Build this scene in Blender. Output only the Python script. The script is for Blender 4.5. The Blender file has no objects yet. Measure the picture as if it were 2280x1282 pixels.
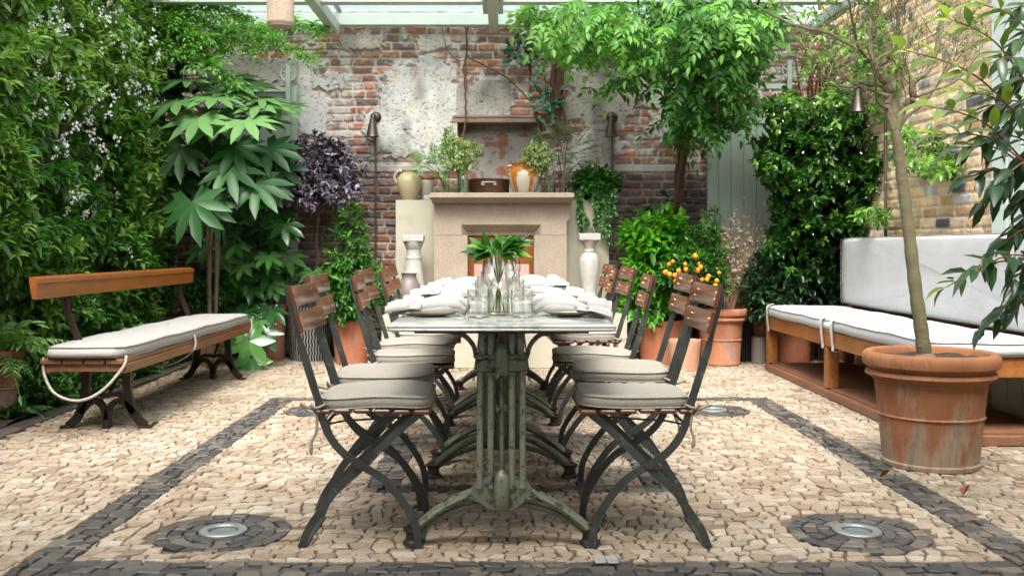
import bpy, math, random
import numpy as np
from mathutils import Vector, Matrix

# ------------------------------------------------------------ camera, sky, sun, exposure
SC = bpy.context.scene
COL = SC.collection
F = 2150.0; CX = 1117.0; CY = 554.0; EYE = 0.995
cd = bpy.data.cameras.new('camera'); cam = bpy.data.objects.new('camera', cd); COL.objects.link(cam)
cam.location = (0, 0, EYE); cam.rotation_euler = (math.radians(90), 0, 0)
cd.sensor_width = 36; cd.lens = 36 * F / 2280
cd.shift_x = (1140 - CX) / 2280; cd.shift_y = -(641 - CY) / 2280
cd.clip_start = 0.05; cd.clip_end = 400
cd.dof.use_dof = True; cd.dof.focus_distance = 3.9; cd.dof.aperture_fstop = 8.0
SC.camera = cam
W = bpy.data.worlds.new('World'); SC.world = W; W.use_nodes = True
nt = W.node_tree; bg = nt.nodes['Background']
sky = nt.nodes.new('ShaderNodeTexSky'); sky.sky_type = 'NISHITA'; sky.sun_disc = False
SUN_EL, SUN_ROT = math.radians(58), math.radians(188)
sky.sun_elevation = SUN_EL; sky.sun_rotation = SUN_ROT; sky.dust_density = 4.0; sky.air_density = 1.0; sky.ozone_density = 1.0
hs = nt.nodes.new('ShaderNodeHueSaturation'); hs.inputs['Saturation'].default_value = 0.28
nt.links.new(sky.outputs[0], hs.inputs['Color']); nt.links.new(hs.outputs[0], bg.inputs[0])
bg.inputs[1].default_value = 0.15
sd = bpy.data.lights.new('sun', 'SUN'); sd.energy = .95; sd.angle = math.radians(32); sd.color = (1, .965, .92)
sun = bpy.data.objects.new('sun', sd); COL.objects.link(sun); sun.location = (0, 0, 12)
sdir = Vector((math.sin(SUN_ROT) * math.cos(SUN_EL), math.cos(SUN_ROT) * math.cos(SUN_EL), math.sin(SUN_EL)))
sun.rotation_euler = sdir.to_track_quat('Z', 'Y').to_euler()
SC.view_settings.view_transform = 'Standard'; SC.view_settings.look = 'None'
SC.view_settings.exposure = 2.4; SC.view_settings.gamma = 1.0
SC.cycles.max_bounces = 7; SC.cycles.diffuse_bounces = 4; SC.cycles.glossy_bounces = 3
SC.cycles.transmission_bounces = 4; SC.cycles.transparent_max_bounces = 16
SC.cycles.caustics_reflective = False; SC.cycles.caustics_refractive = False
SC.cycles.use_denoising = True

R = random.Random(7)
NP = np.random.RandomState(11)
PI = math.pi

def at(px, py, D):
    return Vector(((px - CX) * D / F, D, EYE - (py - CY) * D / F))
def gd(py): return F * EYE / (py - CY)          # distance of a ground point
def XX(px, D): return (px - CX) * D / F
def ZZ(py, D): return EYE - (py - CY) * D / F

# ------------------------------------------------------------ helpers
def tag(o, label=None, cat=None, group=None, kind=None):
    if label: o['label'] = label
    if cat: o['category'] = cat
    if group: o['group'] = group
    if kind: o['kind'] = kind
    return o

def thing(name, label, cat, loc=(0, 0, 0), rz=0, group=None):
    o = bpy.data.objects.new(name, None); COL.objects.link(o); o.empty_display_size = .05
    o.location = loc; o.rotation_euler = (0, 0, rz)
    return tag(o, label, cat, group)

def copy_tree(o, parent=None):
    c = o.copy(); COL.objects.link(c); c.parent = parent
    for ch in list(o.children): copy_tree(ch, c)
    return c

class MB:
    def __init__(s): s.v = []; s.f = []; s.m = []; s.t = []; s.tf = []
    def add(s, vs, fs, mi=0):
        b = len(s.v); s.v += [tuple(q) for q in vs]
        for f in fs: s.f.append(tuple(b + i for i in f)); s.m.append(mi)
    def box(s, x0, x1, y0, y1, z0, z1, mi=0, bev=0.0):
        if bev <= 0:
            s.add([(x0, y0, z0), (x1, y0, z0), (x1, y1, z0), (x0, y1, z0), (x0, y0, z1), (x1, y0, z1), (x1, y1, z1), (x0, y1, z1)],
                  [(0, 3, 2, 1), (4, 5, 6, 7), (0, 1, 5, 4), (1, 2, 6, 5), (2, 3, 7, 6), (3, 0, 4, 7)], mi); return
        b = bev; vs = []; 
        for (z, i) in ((z0, b), (z0 + b, 0), (z1 - b, 0), (z1, b)):
            vs += [(x0 + i + (b if not i else 0) * 0, y0 + i, z)]
            vs[-1:] = []
            if i:
                vs += [(x0 + b, y0 + 2 * b, z), (x0 + 2 * b, y0 + b, z), (x1 - 2 * b, y0 + b, z), (x1 - b, y0 + 2 * b, z),
                       (x1 - b, y1 - 2 * b, z), (x1 - 2 * b, y1 - b, z), (x0 + 2 * b, y1 - b, z), (x0 + b, y1 - 2 * b, z)]
            else:
                vs += [(x0, y0 + b, z), (x0 + b, y0, z), (x1 - b, y0, z), (x1, y0 + b, z),
                       (x1, y1 - b, z), (x1 - b, y1, z), (x0 + b, y1, z), (x0, y1 - b, z)]
        fs = []
        for r in range(3):
            for k in range(8):
                fs.append((r * 8 + k, r * 8 + (k + 1) % 8, (r + 1) * 8 + (k + 1) % 8, (r + 1) * 8 + k))
        fs.append(tuple(range(7, -1, -1))); fs.append(tuple(range(24, 32)))
        s.add(vs, fs, mi)
    def tube(s, pts, rad, n=8, mi=0, cap=True, sq=1.0):
        pts = [Vector(p) for p in pts]
        if not isinstance(rad, (list, tuple)): rad = [rad] * len(pts)
        vs = []; fs = []; up = None
        for i, p in enumerate(pts):
            d = (pts[min(i + 1, len(pts) - 1)] - pts[max(i - 1, 0)])
            if d.length < 1e-9: d = Vector((0, 0, 1))
            d.normalize()
            if up is None: up = Vector((0, 1, 0)) if abs(d.y) < .9 else Vector((1, 0, 0))
            a = (up - d * up.dot(d))
            if a.length < 1e-6: a = Vector((1, 0, 0)) - d * d.x
            a.normalize(); up = a; b = d.cross(a)
            for k in range(n):
                t = 2 * PI * k / n
                vs.append(p + (a * math.cos(t) * sq + b * math.sin(t)) * rad[i])
        m = len(pts)
        for i in range(m - 1):
            for k in range(n):
                fs.append((i * n + k, i * n + (k + 1) % n, (i + 1) * n + (k + 1) % n, (i + 1) * n + k))
        if cap: fs.append(tuple(range(n - 1, -1, -1))); fs.append(tuple((m - 1) * n + k for k in range(n)))
        s.add(vs, fs, mi)
    def lathe(s, prof, c=(0, 0, 0), n=32, mi=0, wob=0.0, capb=True, capt=False):
        vs = []; fs = []
        for j, (r, z) in enumerate(prof):
            for k in range(n):
                t = 2 * PI * k / n
                rr = r * (1 + wob * math.sin(2 * t + 1.3 + z * 9))
                vs.append((c[0] + rr * math.cos(t), c[1] + rr * math.sin(t), c[2] + z))
        for j in range(len(prof) - 1):
            for k in range(n):
                fs.append((j * n + k, j * n + (k + 1) % n, (j + 1) * n + (k + 1) % n, (j + 1) * n + k))
        if capb: fs.append(tuple(range(n - 1, -1, -1)))
        if capt: fs.append(tuple((len(prof) - 1) * n + k for k in range(n)))
        s.add(vs, fs, mi)
    def ribbon(s, path, width, y, th, mi=0, bulge=None):
        """flat bar: path in the xz plane, width in the plane, thickness along y"""
        n = len(path); L = []; Rr = []
        for i, (x, z) in enumerate(path):
            a = path[max(i - 1, 0)]; b = path[min(i + 1, n - 1)]
            dx, dz = b[0] - a[0], b[1] - a[1]; l = math.hypot(dx, dz) or 1
            nx, nz = -dz / l, dx / l
            w = (width[i] if isinstance(width, (list, tuple)) else width) / 2
            L.append((x + nx * w, z + nz * w)); Rr.append((x - nx * w, z - nz * w))
        vs = []; fs = []
        for i in range(n):
            for (q, yy) in ((L[i], y - th / 2), (Rr[i], y - th / 2), (Rr[i], y + th / 2), (L[i], y + th / 2)):
                vs.append((q[0], yy, q[1]))
        for i in range(n - 1):
            for k in range(4): fs.append((i * 4 + k, i * 4 + (k + 1) % 4, (i + 1) * 4 + (k + 1) % 4, (i + 1) * 4 + k))
        fs.append((3, 2, 1, 0)); fs.append(tuple((n - 1) * 4 + k for k in range(4)))
        s.add(vs, fs, mi)
    def prism(s, poly, y0, y1, mi=0):
        """outline in xz, extruded along y"""
        n = len(poly)
        vs = [(x, y0, z) for x, z in poly] + [(x, y1, z) for x, z in poly]
        fs = [tuple(range(n)), tuple(range(2 * n - 1, n - 1, -1))]
        for k in range(n): fs.append((k, k + n, (k + 1) % n + n, (k + 1) % n))
        s.add(vs, fs, mi)
    def prismx(s, poly, x0, x1, mi=0):
        n = len(poly)
        vs = [(x0, a, b) for a, b in poly] + [(x1, a, b) for a, b in poly]
        fs = [tuple(range(n)), tuple(range(2 * n - 1, n - 1, -1))]
        for k in range(n): fs.append((k, k + n, (k + 1) % n + n, (k + 1) % n))
        s.add(vs, fs, mi)
    def grid(s, P, mi=0, closed=False):
        h = len(P); w = len(P[0]); vs = [p for r in P for p in r]; fs = []
        for i in range(h - 1):
            for j in range(w - (0 if closed else 1)):
                fs.append((i * w + j, i * w + (j + 1) % w, (i + 1) * w + (j + 1) % w, (i + 1) * w + j))
        s.add(vs, fs, mi)
    def build(s, name, mats, parent=None, smooth=False, org=(0, 0, 0)):
        me = bpy.data.meshes.new(name)
        ox, oy, oz = org
        me.from_pydata([(x - ox, y - oy, z - oz) for x, y, z in s.v], [], s.f)
        if not isinstance(mats, (list, tuple)): mats = [mats]
        for m in mats: me.materials.append(m)
        if len(mats) > 1: me.polygons.foreach_set('material_index', s.m)
        me.polygons.foreach_set('use_smooth', [bool(smooth)] * len(s.f))
        me.update()
        if smooth and smooth != 'all':
            try: me.set_sharp_from_angle(angle=math.radians(38))
            except Exception: pass
        o = bpy.data.objects.new(name, me); COL.objects.link(o)
        if parent is not None: o.parent = parent
        else: o.location = org
        return o

def smoothpath(pts, n=6):
    """Catmull-Rom through the points"""
    P = [Vector(p) for p in pts]; out = []
    for i in range(len(P) - 1):
        p0 = P[max(i - 1, 0)]; p1 = P[i]; p2 = P[i + 1]; p3 = P[min(i + 2, len(P) - 1)]
        for k in range(n):
            t = k / n
            out.append(.5 * ((2 * p1) + (p2 - p0) * t + (2 * p0 - 5 * p1 + 4 * p2 - p3) * t * t + (3 * p1 - p0 - 3 * p2 + p3) * t ** 3))
    out.append(P[-1]); return out
def sp2(pts, n=5): return [(v.x, v.y) for v in smoothpath([(a, b, 0) for a, b in pts], n)]

def norm(a): return a / np.maximum(np.linalg.norm(a, axis=-1, keepdims=True), 1e-9)

# leaf template: (along, side, lift)
LT = np.array([(0, 0, 0), (.3, .5, 1), (.3, 0, 0), (.3, -.5, 1), (.66, .42, 1), (.66, 0, 0), (.66, -.42, 1), (1, 0, 0)], float)
LF = [(0, 2, 1), (0, 3, 2), (1, 2, 5, 4), (2, 3, 6, 5), (4, 5, 7), (5, 6, 7)]
class Leaves:
    def __init__(s): s.V = []; s.T = []
    def add(s, p, d, up, ln, wr=.4, tone=.5, fold=.25, curl=.25):
        p = np.atleast_2d(np.asarray(p, float)); n = len(p)
        if n == 0: return
        d = norm(np.broadcast_to(np.asarray(d, float), (n, 3))); up = np.broadcast_to(np.asarray(up, float), (n, 3))
        sd_ = norm(np.cross(up, d) + 1e-6); nn = np.cross(d, sd_)
        ln = np.broadcast_to(np.asarray(ln, float), (n,)); wr = np.broadcast_to(np.asarray(wr, float), (n,))
        a = LT[:, 0][None, :, None]; b = LT[:, 1][None, :, None]; c = LT[:, 2][None, :, None]
        L = ln[:, None, None]; Wd = (ln * wr)[:, None, None]
        cu = np.broadcast_to(np.asarray(curl, float), (n,))[:, None, None]
        V = p[:, None] + d[:, None] * a * L + sd_[:, None] * b * Wd + nn[:, None] * (c * np.abs(b) * Wd * fold * 2 - cu * L * a * a)
        s.V.append(V); s.T.append(np.broadcast_to(np.asarray(tone, float), (n,)))
    def build(s, name, mat, parent=None, org=(0, 0, 0)):
        V = np.concatenate(s.V); T = np.concatenate(s.T); n = len(V)
        V = V - np.asarray(org)[None, None]
        me = bpy.data.meshes.new(name)
        me.vertices.add(n * 8); me.vertices.foreach_set('co', V.reshape(-1).astype(np.float32))
        fl = [i for f in LF for i in f]; ls = [len(f) for f in LF]
        loops = (np.arange(n)[:, None] * 8 + np.array(fl)[None]).reshape(-1)
        starts = np.concatenate([[0], np.cumsum(ls)[:-1]])
        st = (np.arange(n)[:, None] * len(fl) + starts[None]).reshape(-1)
        me.loops.add(len(loops)); me.loops.foreach_set('vertex_index', loops.astype(np.int32))
        me.polygons.add(len(st)); me.polygons.foreach_set('loop_start', st.astype(np.int32))
        me.polygons.foreach_set('use_smooth', np.ones(len(st), bool))
        at_ = me.attributes.new('tone', 'FLOAT', 'POINT'); at_.data.foreach_set('value', np.repeat(T, 8).astype(np.float32))
        me.update(calc_edges=True); me.materials.append(mat)
        o = bpy.data.objects.new(name, me); COL.objects.link(o)
        if parent is not None: o.parent = parent
        else: o.location = org
        return o

def sprigs(L, P, D, ln, per=6, wr=.4, tone=(.2, .6), young=.25, stem=.9, spread=1.0, droop=.3, size_var=.3, rs=NP):
    """each point grows a short shoot carrying several leaves; the tips of some shoots are new growth"""
    P = np.asarray(P, float); D = norm(np.asarray(D, float)); n = len(P)
    rnd = rs.normal(size=(n, 3)); a = norm(np.cross(D, rnd)); b = np.cross(D, a)
    yng = rs.rand(n) < young; sz = 1 + size_var * rs.uniform(-1, 1, n); tb = rs.uniform(tone[0], tone[1], n)
    for k in range(per):
        t = k / max(per - 1, 1); ang = k * 2.4 + rs.rand(n) * .8
        side = a * np.cos(ang)[:, None] + b * np.sin(ang)[:, None]
        w_out = spread * (1.1 - .75 * t)
        dr = norm(D * (.35 + .8 * t) + side * w_out + rs.normal(size=(n, 3)) * .15 + np.array([0, 0, -droop]) * (1 - t))
        pos = P + D * (ln * stem * t * sz)[:, None]
        up = norm(np.array([0, 0, 1.0]) + D * .5 + rs.normal(size=(n, 3)) * .25)
        l = ln * sz * (1.05 - .35 * t) * rs.uniform(.8, 1.15, n)
        tn = np.clip(tb + yng * (.15 + .45 * t) + rs.normal(size=n) * .05, 0, 1)
        L.add(pos, dr, up, l, wr * rs.uniform(.85, 1.15, n), tn, curl=rs.uniform(.05, .4, n))

def blob_pts(c, r, n, noise=.25, shell=.55, seed=0, lower=-1.0):
    rs = np.random.RandomState(seed + 5); d = norm(rs.normal(size=(n * 2, 3))); d = d[d[:, 2] > lower][:n]
    ph = rs.rand(4, 3) * 6
    bump = sum(np.sin(d @ (rs.normal(size=3) * 3.2) + ph[k, 0]) for k in range(4)) / 4
    rad = (1 + noise * bump) * (shell + (1 - shell) * rs.rand(len(d)) ** .5)
    P = np.asarray(c) + d * rad[:, None] * np.asarray(r)
    return P, norm(d * np.array([1, 1, .8]) + np.array([0, 0, .35]))

def frond(L, base, dr, up, length, pairs, ll, wr=.35, tone=.5, droop=.3, tipf=.5, rs=NP, taper=True, mb=None, rad=.0015):
    """pinnate leaf: leaflets in pairs along a drooping midrib"""
    base = np.asarray(base, float); dr = norm(np.asarray(dr, float)); sd_ = norm(np.cross(np.asarray(up, float), dr)); nn = np.cross(dr, sd_)
    P = []; Dd = []; Ls = []; pts = []
    for i in range(pairs + 1):
        t = (i + .6) / (pairs + .6)
        p = base + dr * length * t * (1 - .12 * droop * t) - np.array([0, 0, 1]) * droop * length * t * t * .6
        pts.append(p)
        tan = norm(dr - np.array([0, 0, 1]) * droop * 1.2 * t)
        if i == pairs: P.append(p); Dd.append(tan); Ls.append(ll * .9); break
        f = (math.sin(PI * min(1, .25 + .8 * t)) ** .8 if taper else 1.0)
        for s_ in (1, -1):
            P.append(p); Dd.append(norm(tan * .55 + sd_ * s_ + nn * .05 - np.array([0, 0, .25]))); Ls.append(ll * f * rs.uniform(.85, 1.1))
    n = len(P)
    L.add(np.array(P), np.array(Dd) + rs.normal(size=(n, 3)) * .13, nn + rs.normal(size=(n, 3)) * .28, np.array(Ls), wr, np.clip(tone + rs.normal(size=n) * .05, 0, 1), curl=.2)
    if mb is not None: mb.tube([base] + pts, rad, n=4, cap=False)

def palmate(L, c, nrm, fwd, size, lobes=9, tone=.4, wr=.3, droop=.22, rs=NP):
    """hand-shaped leaf: long lobes fanning from the end of the stalk"""
    size = size * 1.12; nrm = norm(np.asarray(nrm, float)); fwd = np.asarray(fwd, float); fwd = norm(fwd - nrm * (fwd @ nrm)); sd_ = np.cross(nrm, fwd)
    c = np.asarray(c, float); span = math.radians(262); hw = span / (lobes - 1) / 2; sin_r = size * .56 * .47
    def pt(r, a, z): return c + (fwd * math.cos(a) + sd_ * math.sin(a)) * r + nrm * (z - droop * r * r / size * 1.15)
    lens = [size * .56 * (1.08 - .40 * abs((k / (lobes - 1) - .5) * 2) ** 1.6) * rs.uniform(.93, 1.06) for k in range(lobes)]
    dr = [rs.uniform(-.10, .06) for _ in range(lobes)]; t0 = float(np.clip(tone + rs.normal() * .04, 0, 1))
    for k in range(lobes):
        a = (k / (lobes - 1) - .5) * span; l = lens[k]; w = hw * .78; q = dr[k] * l
        V = [c, pt(sin_r, a + hw, .004 * 1), pt(sin_r, a, -.010 * size * 2), pt(sin_r, a - hw, .004), pt(l * .70, a + w * .74, q * .5 + .012 * size), pt(l * .74, a, q * .5 - .012 * size), pt(l * .70, a - w * .74, q * .5 + .012 * size), pt(l, a + rs.uniform(-.05, .05), q)]
        L.V.append(np.array(V)[None]); L.T.append(np.array([t0]))

# ------------------------------------------------------------ noise in numpy
def vnoise(x, y, seed=0):
    rs = np.random.RandomState(seed); T = rs.rand(256, 256)
    xi = np.floor(x).astype(int); yi = np.floor(y).astype(int); fx = x - xi; fy = y - yi
    fx = fx * fx * (3 - 2 * fx); fy = fy * fy * (3 - 2 * fy)
    a = T[xi % 256, yi % 256]; b = T[(xi + 1) % 256, yi % 256]; c = T[xi % 256, (yi + 1) % 256]; d = T[(xi + 1) % 256, (yi + 1) % 256]
    return (a * (1 - fx) + b * fx) * (1 - fy) + (c * (1 - fx) + d * fx) * fy
def fbm(x, y, seed=0, o=4):
    s = 0; amp = .5; f = 1
    for k in range(o): s = s + amp * vnoise(x * f + 17 * k, y * f + 31 * k, seed + k); amp *= .5; f *= 2.03
    return s / (1 - .5 ** o)
def sst(a, b, x):
    t = np.clip((x - a) / (b - a), 0, 1); return t * t * (3 - 2 * t)

# ------------------------------------------------------------ materials
def base_mat(name):
    m = bpy.data.materials.new(name); m.use_nodes = True; n = m.node_tree
    return m, n, n.nodes['Principled BSDF'], n.nodes['Material Output']
def nd(n, t, **kw):
    q = n.nodes.new(t)
    for k, v in kw.items():
        if k in q.inputs: q.inputs[k].default_value = v
        else: setattr(q, k, v)
    return q
def ramp(n, fac, stops):
    r = n.nodes.new('ShaderNodeValToRGB'); e = r.color_ramp.elements
    while len(e) < len(stops): e.new(.5)
    for i, (p, c) in enumerate(stops): e[i].position = p; e[i].color = (c[0], c[1], c[2], 1)
    n.links.new(fac, r.inputs[0]); return r
def mixc(n, fac, a, b, mode='MIX'):
    q = n.nodes.new('ShaderNodeMix'); q.data_type = 'RGBA'; q.blend_type = mode
    for sck, v in ((0, fac), (6, a), (7, b)):
        if hasattr(v, 'is_linked') or hasattr(v, 'links'): n.links.new(v, q.inputs[sck])
        elif isinstance(v, (int, float)): q.inputs[sck].default_value = v
        else: q.inputs[sck].default_value = (v[0], v[1], v[2], 1)
    return q.outputs[2]
def coord(n, stretch=None):
    tc = n.nodes.new('ShaderNodeTexCoord')
    if stretch is None: return tc.outputs['Object']
    mp = n.nodes.new('ShaderNodeMapping'); mp.inputs['Scale'].default_value = stretch
    n.links.new(tc.outputs['Object'], mp.inputs[0]); return mp.outputs[0]
def noise(n, vec, scale, detail=5, rough=.6):
    q = nd(n, 'ShaderNodeTexNoise', Scale=scale, Detail=detail, Roughness=rough); n.links.new(vec, q.inputs['Vector']); return q.outputs['Fac']
def bump(n, b, h, dist=.002, strength=.6):
    q = nd(n, 'ShaderNodeBump', Distance=dist, Strength=strength); n.links.new(h, q.inputs['Height']); n.links.new(q.outputs[0], b.inputs['Normal']); return q

def simple(name, c1, c2=None, scale=8, rough=.6, metal=0, bd=.001, bs=.5, bscale=60, stretch=None, spec=.5, patches=None, pscale=5, pth=(.5, .6), island=0):
    m, n, b, out = base_mat(name); v = coord(n, stretch)
    if c2 is None: c2 = tuple(x * .75 for x in c1)
    col = ramp(n, noise(n, v, scale), [(.3, c1), (.7, c2)]).outputs[0]
    if patches is not None:
        f = ramp(n, noise(n, v, pscale, 7, .65), [(pth[0], (0, 0, 0)), (pth[1], (1, 1, 1))]).outputs[0]
        col = mixc(n, f, col, patches)
    if island:
        g = n.nodes.new('ShaderNodeNewGeometry')
        r = ramp(n, g.outputs['Random Per Island'], [(0, (1 - island,) * 3), (1, (1, 1, 1))]).outputs[0]
        col = mixc(n, 1.0, col, r, 'MULTIPLY')
    n.links.new(col, b.inputs['Base Color'])
    b.inputs['Roughness'].default_value = rough; b.inputs['Metallic'].default_value = metal
    b.inputs['Specular IOR Level'].default_value = spec
    if bd: bump(n, b, noise(n, v, bscale, 6, .65), bd, bs)
    return m

def leaf_mat(name, dark, mid, light, rough=.38, trans=.35, spec=.5, back=None):
    m, n, b, out = base_mat(name)
    a = n.nodes.new('ShaderNodeAttribute'); a.attribute_name = 'tone'
    g = n.nodes.new('ShaderNodeNewGeometry')
    ad = nd(n, 'ShaderNodeMath', operation='MULTIPLY_ADD'); n.links.new(g.outputs['Random Per Island'], ad.inputs[0]); ad.inputs[1].default_value = .22
    n.links.new(a.outputs['Fac'], ad.inputs[2])
    r = ramp(n, ad.outputs[0], [(.08, dark), (.55, mid), (1.0, light)])
    v = coord(n); nz = noise(n, v, 25, 3)
    col = mixc(n, nz, r.outputs[0], mixc(n, 1.0, r.outputs[0], (.72, .75, .7), 'MULTIPLY'))
    n.links.new(col, b.inputs['Base Color']); b.inputs['Roughness'].default_value = rough; b.inputs['Specular IOR Level'].default_value = spec
    t = n.nodes.new('ShaderNodeBsdfTranslucent')
    tcol = mixc(n, 1.0, col, (1.3, 1.5, .6), 'MULTIPLY'); n.links.new(tcol, t.inputs[0])
    mx = n.nodes.new('ShaderNodeMixShader'); mx.inputs[0].default_value = trans
    n.links.new(b.outputs[0], mx.inputs[1]); n.links.new(t.outputs[0], mx.inputs[2]); n.links.new(mx.outputs[0], out.inputs[0])
    return m

def wood_mat(name, c1, c2, rough=.4, axis='x', coat=.2, sc=1.0):
    m, n, b, out = base_mat(name)
    st = {'x': (1.5, 22, 22), 'y': (22, 1.5, 22), 'z': (22, 22, 1.5)}[axis]
    v = coord(n, tuple(q * sc for q in st))
    f = noise(n, v, 1.6, 8, .7)
    big = noise(n, coord(n), 3, 4)
    col = ramp(n, f, [(.3, c1), (.72, c2)]).outputs[0]
    wear = ramp(n, big, [(.35, (.75, .75, .75)), (.7, (1.12, 1.12, 1.12))]).outputs[0]
    col = mixc(n, 1.0, col, wear, 'MULTIPLY')
    n.links.new(col, b.inputs['Base Color']); b.inputs['Roughness'].default_value = rough; b.inputs['Coat Weight'].default_value = coat
    b.inputs['Coat Roughness'].default_value = .25
    bump(n, b, f, .0008, .5); return m

def fabric_mat(name, c1, c2, sc=420):
    m, n, b, out = base_mat(name); v = coord(n)
    def wv(axis, s_):
        q = nd(n, 'ShaderNodeTexWave', Scale=s_, Distortion=1.5); q.bands_direction = axis; q.inputs['Detail'].default_value = 2
        n.links.new(v, q.inputs[0]); return q.outputs['Fac']
    a = wv('X', sc / 6.28 * .5); c = wv('Y', sc / 6.28 * .5); z = wv('Z', sc / 6.28 * .5)
    ad = nd(n, 'ShaderNodeMath', operation='ADD'); n.links.new(a, ad.inputs[0]); n.links.new(c, ad.inputs[1])
    ad2 = nd(n, 'ShaderNodeMath', operation='MULTIPLY_ADD'); n.links.new(z, ad2.inputs[0]); ad2.inputs[1].default_value = .7; n.links.new(ad.outputs[0], ad2.inputs[2])
    slub = noise(n, coord(n, (14, 160, 160)), 1.0, 4)
    slub2 = noise(n, coord(n, (160, 14, 160)), 1.0, 4)
    big = noise(n, v, 6, 5)
    col = mixc(n, slub, c1, c2); col2 = mixc(n, slub2, c1, c2); col = mixc(n, .5, col, col2)
    col = mixc(n, big, col, mixc(n, 1.0, col, (.86, .85, .82), 'MULTIPLY'))
    n.links.new(col, b.inputs['Base Color']); b.inputs['Roughness'].default_value = .92; b.inputs['Specular IOR Level'].default_value = .15
    bp = bump(n, b, ad2.outputs[0], .0006, .5)
    b2 = nd(n, 'ShaderNodeBump', Distance=.006, Strength=.5); n.links.new(noise(n, v, 14, 3), b2.inputs['Height']); n.links.new(b2.outputs[0], bp.inputs['Normal'])
    return m

def glass_mat(name, tint=(.97, .975, .97), edge=.7, base=.05):
    m, n, b, out = base_mat(name); n.nodes.remove(b)
    tr = n.nodes.new('ShaderNodeBsdfTransparent')
    gl = n.nodes.new('ShaderNodeBsdfGlossy'); gl.inputs['Roughness'].default_value = .02; gl.inputs[0].default_value = (.95, 1, .97, 1)
    lw = nd(n, 'ShaderNodeLayerWeight', Blend=.5)
    tc_ = ramp(n, lw.outputs['Facing'], [(.35, tint), (.7, tuple(q * .86 for q in tint)), (.93, tuple(q * (.14 if edge > .6 else .8) for q in tint))]); n.links.new(tc_.outputs[0], tr.inputs[0])
    r = ramp(n, lw.outputs['Facing'], [(.0, (base,) * 3), (.6, (base * 2.2,) * 3), (1.0, (edge,) * 3)])
    mx = n.nodes.new('ShaderNodeMixShader'); n.links.new(r.outputs[0], mx.inputs[0]); n.links.new(tr.outputs[0], mx.inputs[1]); n.links.new(gl.outputs[0], mx.inputs[2])
    n.links.new(mx.outputs[0], out.inputs[0]); return m

def vcol_mat(name, rough=.9, bd=.005, bscale=70, grain=.42):
    m, n, b, out = base_mat(name); a = n.nodes.new('ShaderNodeAttribute'); a.attribute_name = 'surface'
    v = coord(n); f = noise(n, v, 120, 6, .7); f2 = noise(n, v, 9, 6, .7)
    g = ramp(n, f, [(.25, (1 - grain,) * 3), (.75, (1 + grain,) * 3)]).outputs[0]
    g2 = ramp(n, f2, [(.3, (.85,) * 3), (.7, (1.15,) * 3)]).outputs[0]
    col = mixc(n, 1.0, mixc(n, 1.0, a.outputs['Color'], g, 'MULTIPLY'), g2, 'MULTIPLY')
    n.links.new(col, b.inputs['Base Color']); b.inputs['Roughness'].default_value = rough; b.inputs['Specular IOR Level'].default_value = .25
    bump(n, b, noise(n, v, bscale, 6, .7), bd, .6); return m

def terracotta(name, c1=(.42, .17, .085), c2=(.30, .11, .055), lime=(.42, .36, .29), moss=(.13, .14, .06), lim=.55, pth=.55, foot=0):
    m, n, b, out = base_mat(name); v = coord(n); vs = coord(n, (7, 7, 1.6))
    col = ramp(n, noise(n, v, 7, 6), [(.3, c1), (.7, c2)]).outputs[0]
    nf = noise(n, vs, 2.4, 7, .6)
    if foot:
        sx = n.nodes.new('ShaderNodeSeparateXYZ'); n.links.new(v, sx.inputs[0]); q1 = nd(n, 'ShaderNodeMath', operation='MULTIPLY_ADD'); n.links.new(sx.outputs[2], q1.inputs[0]); q1.inputs[1].default_value = -foot; q1.inputs[2].default_value = foot * .22
        q2 = nd(n, 'ShaderNodeMath', operation='ADD'); n.links.new(nf, q2.inputs[0]); n.links.new(q1.outputs[0], q2.inputs[1]); nf = q2.outputs[0]
    st = ramp(n, nf, [(pth - .07, (0, 0, 0)), (pth + .14, (lim,) * 3)]).outputs[0]
    col = mixc(n, st, col, lime)
    dk = ramp(n, noise(n, coord(n, (10, 10, 2)), 1.7, 6, .6), [(.55, (0, 0, 0)), (.75, (.7,) * 3)]).outputs[0]
    col = mixc(n, dk, col, tuple(q * .45 for q in c2))
    ms = ramp(n, noise(n, v, 5.2, 7, .7), [(.6, (0, 0, 0)), (.78, (.6,) * 3)]).outputs[0]
    col = mixc(n, ms, col, moss)
    n.links.new(col, b.inputs['Base Color']); b.inputs['Roughness'].default_value = .85; b.inputs['Specular IOR Level'].default_value = .3
    bump(n, b, noise(n, v, 60, 7, .7), .003, .6); return m

M = {}
M['leaf'] = leaf_mat('jasmine_leaf', (.010, .045, .006), (.055, .175, .022), (.23, .39, .08), rough=.3)
M['fatsia'] = leaf_mat('fatsia_leaf', (.012, .05, .014), (.038, .12, .034), (.13, .26, .085), rough=.42, trans=.3, spec=.3)
M['wisteria'] = leaf_mat('wisteria_leaf', (.025, .10, .01), (.08, .25, .025), (.23, .45, .08), rough=.5, trans=.45)
M['purple'] = leaf_mat('purple_leaf', (.012, .014, .013), (.10, .07, .10), (.33, .26, .37), rough=.55, trans=.12)
M['bay'] = leaf_mat('bay_leaf', (.008, .04, .008), (.035, .14, .02), (.13, .32, .05), rough=.3)
M['lime'] = leaf_mat('citrus_leaf', (.01, .07, .005), (.05, .23, .01), (.16, .42, .03), rough=.35, trans=.4)
M['darkleaf'] = leaf_mat('camellia_leaf', (.005, .02, .008), (.018, .055, .022), (.08, .17, .07), rough=.28, trans=.15)
M['varieg'] = leaf_mat('variegated_leaf', (.09, .17, .04), (.30, .40, .14), (.62, .68, .38), rough=.5, trans=.3)
M['fern'] = leaf_mat('fern_leaf', (.02, .07, .015), (.08, .20, .05), (.24, .42, .12), rough=.55, trans=.35)
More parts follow.
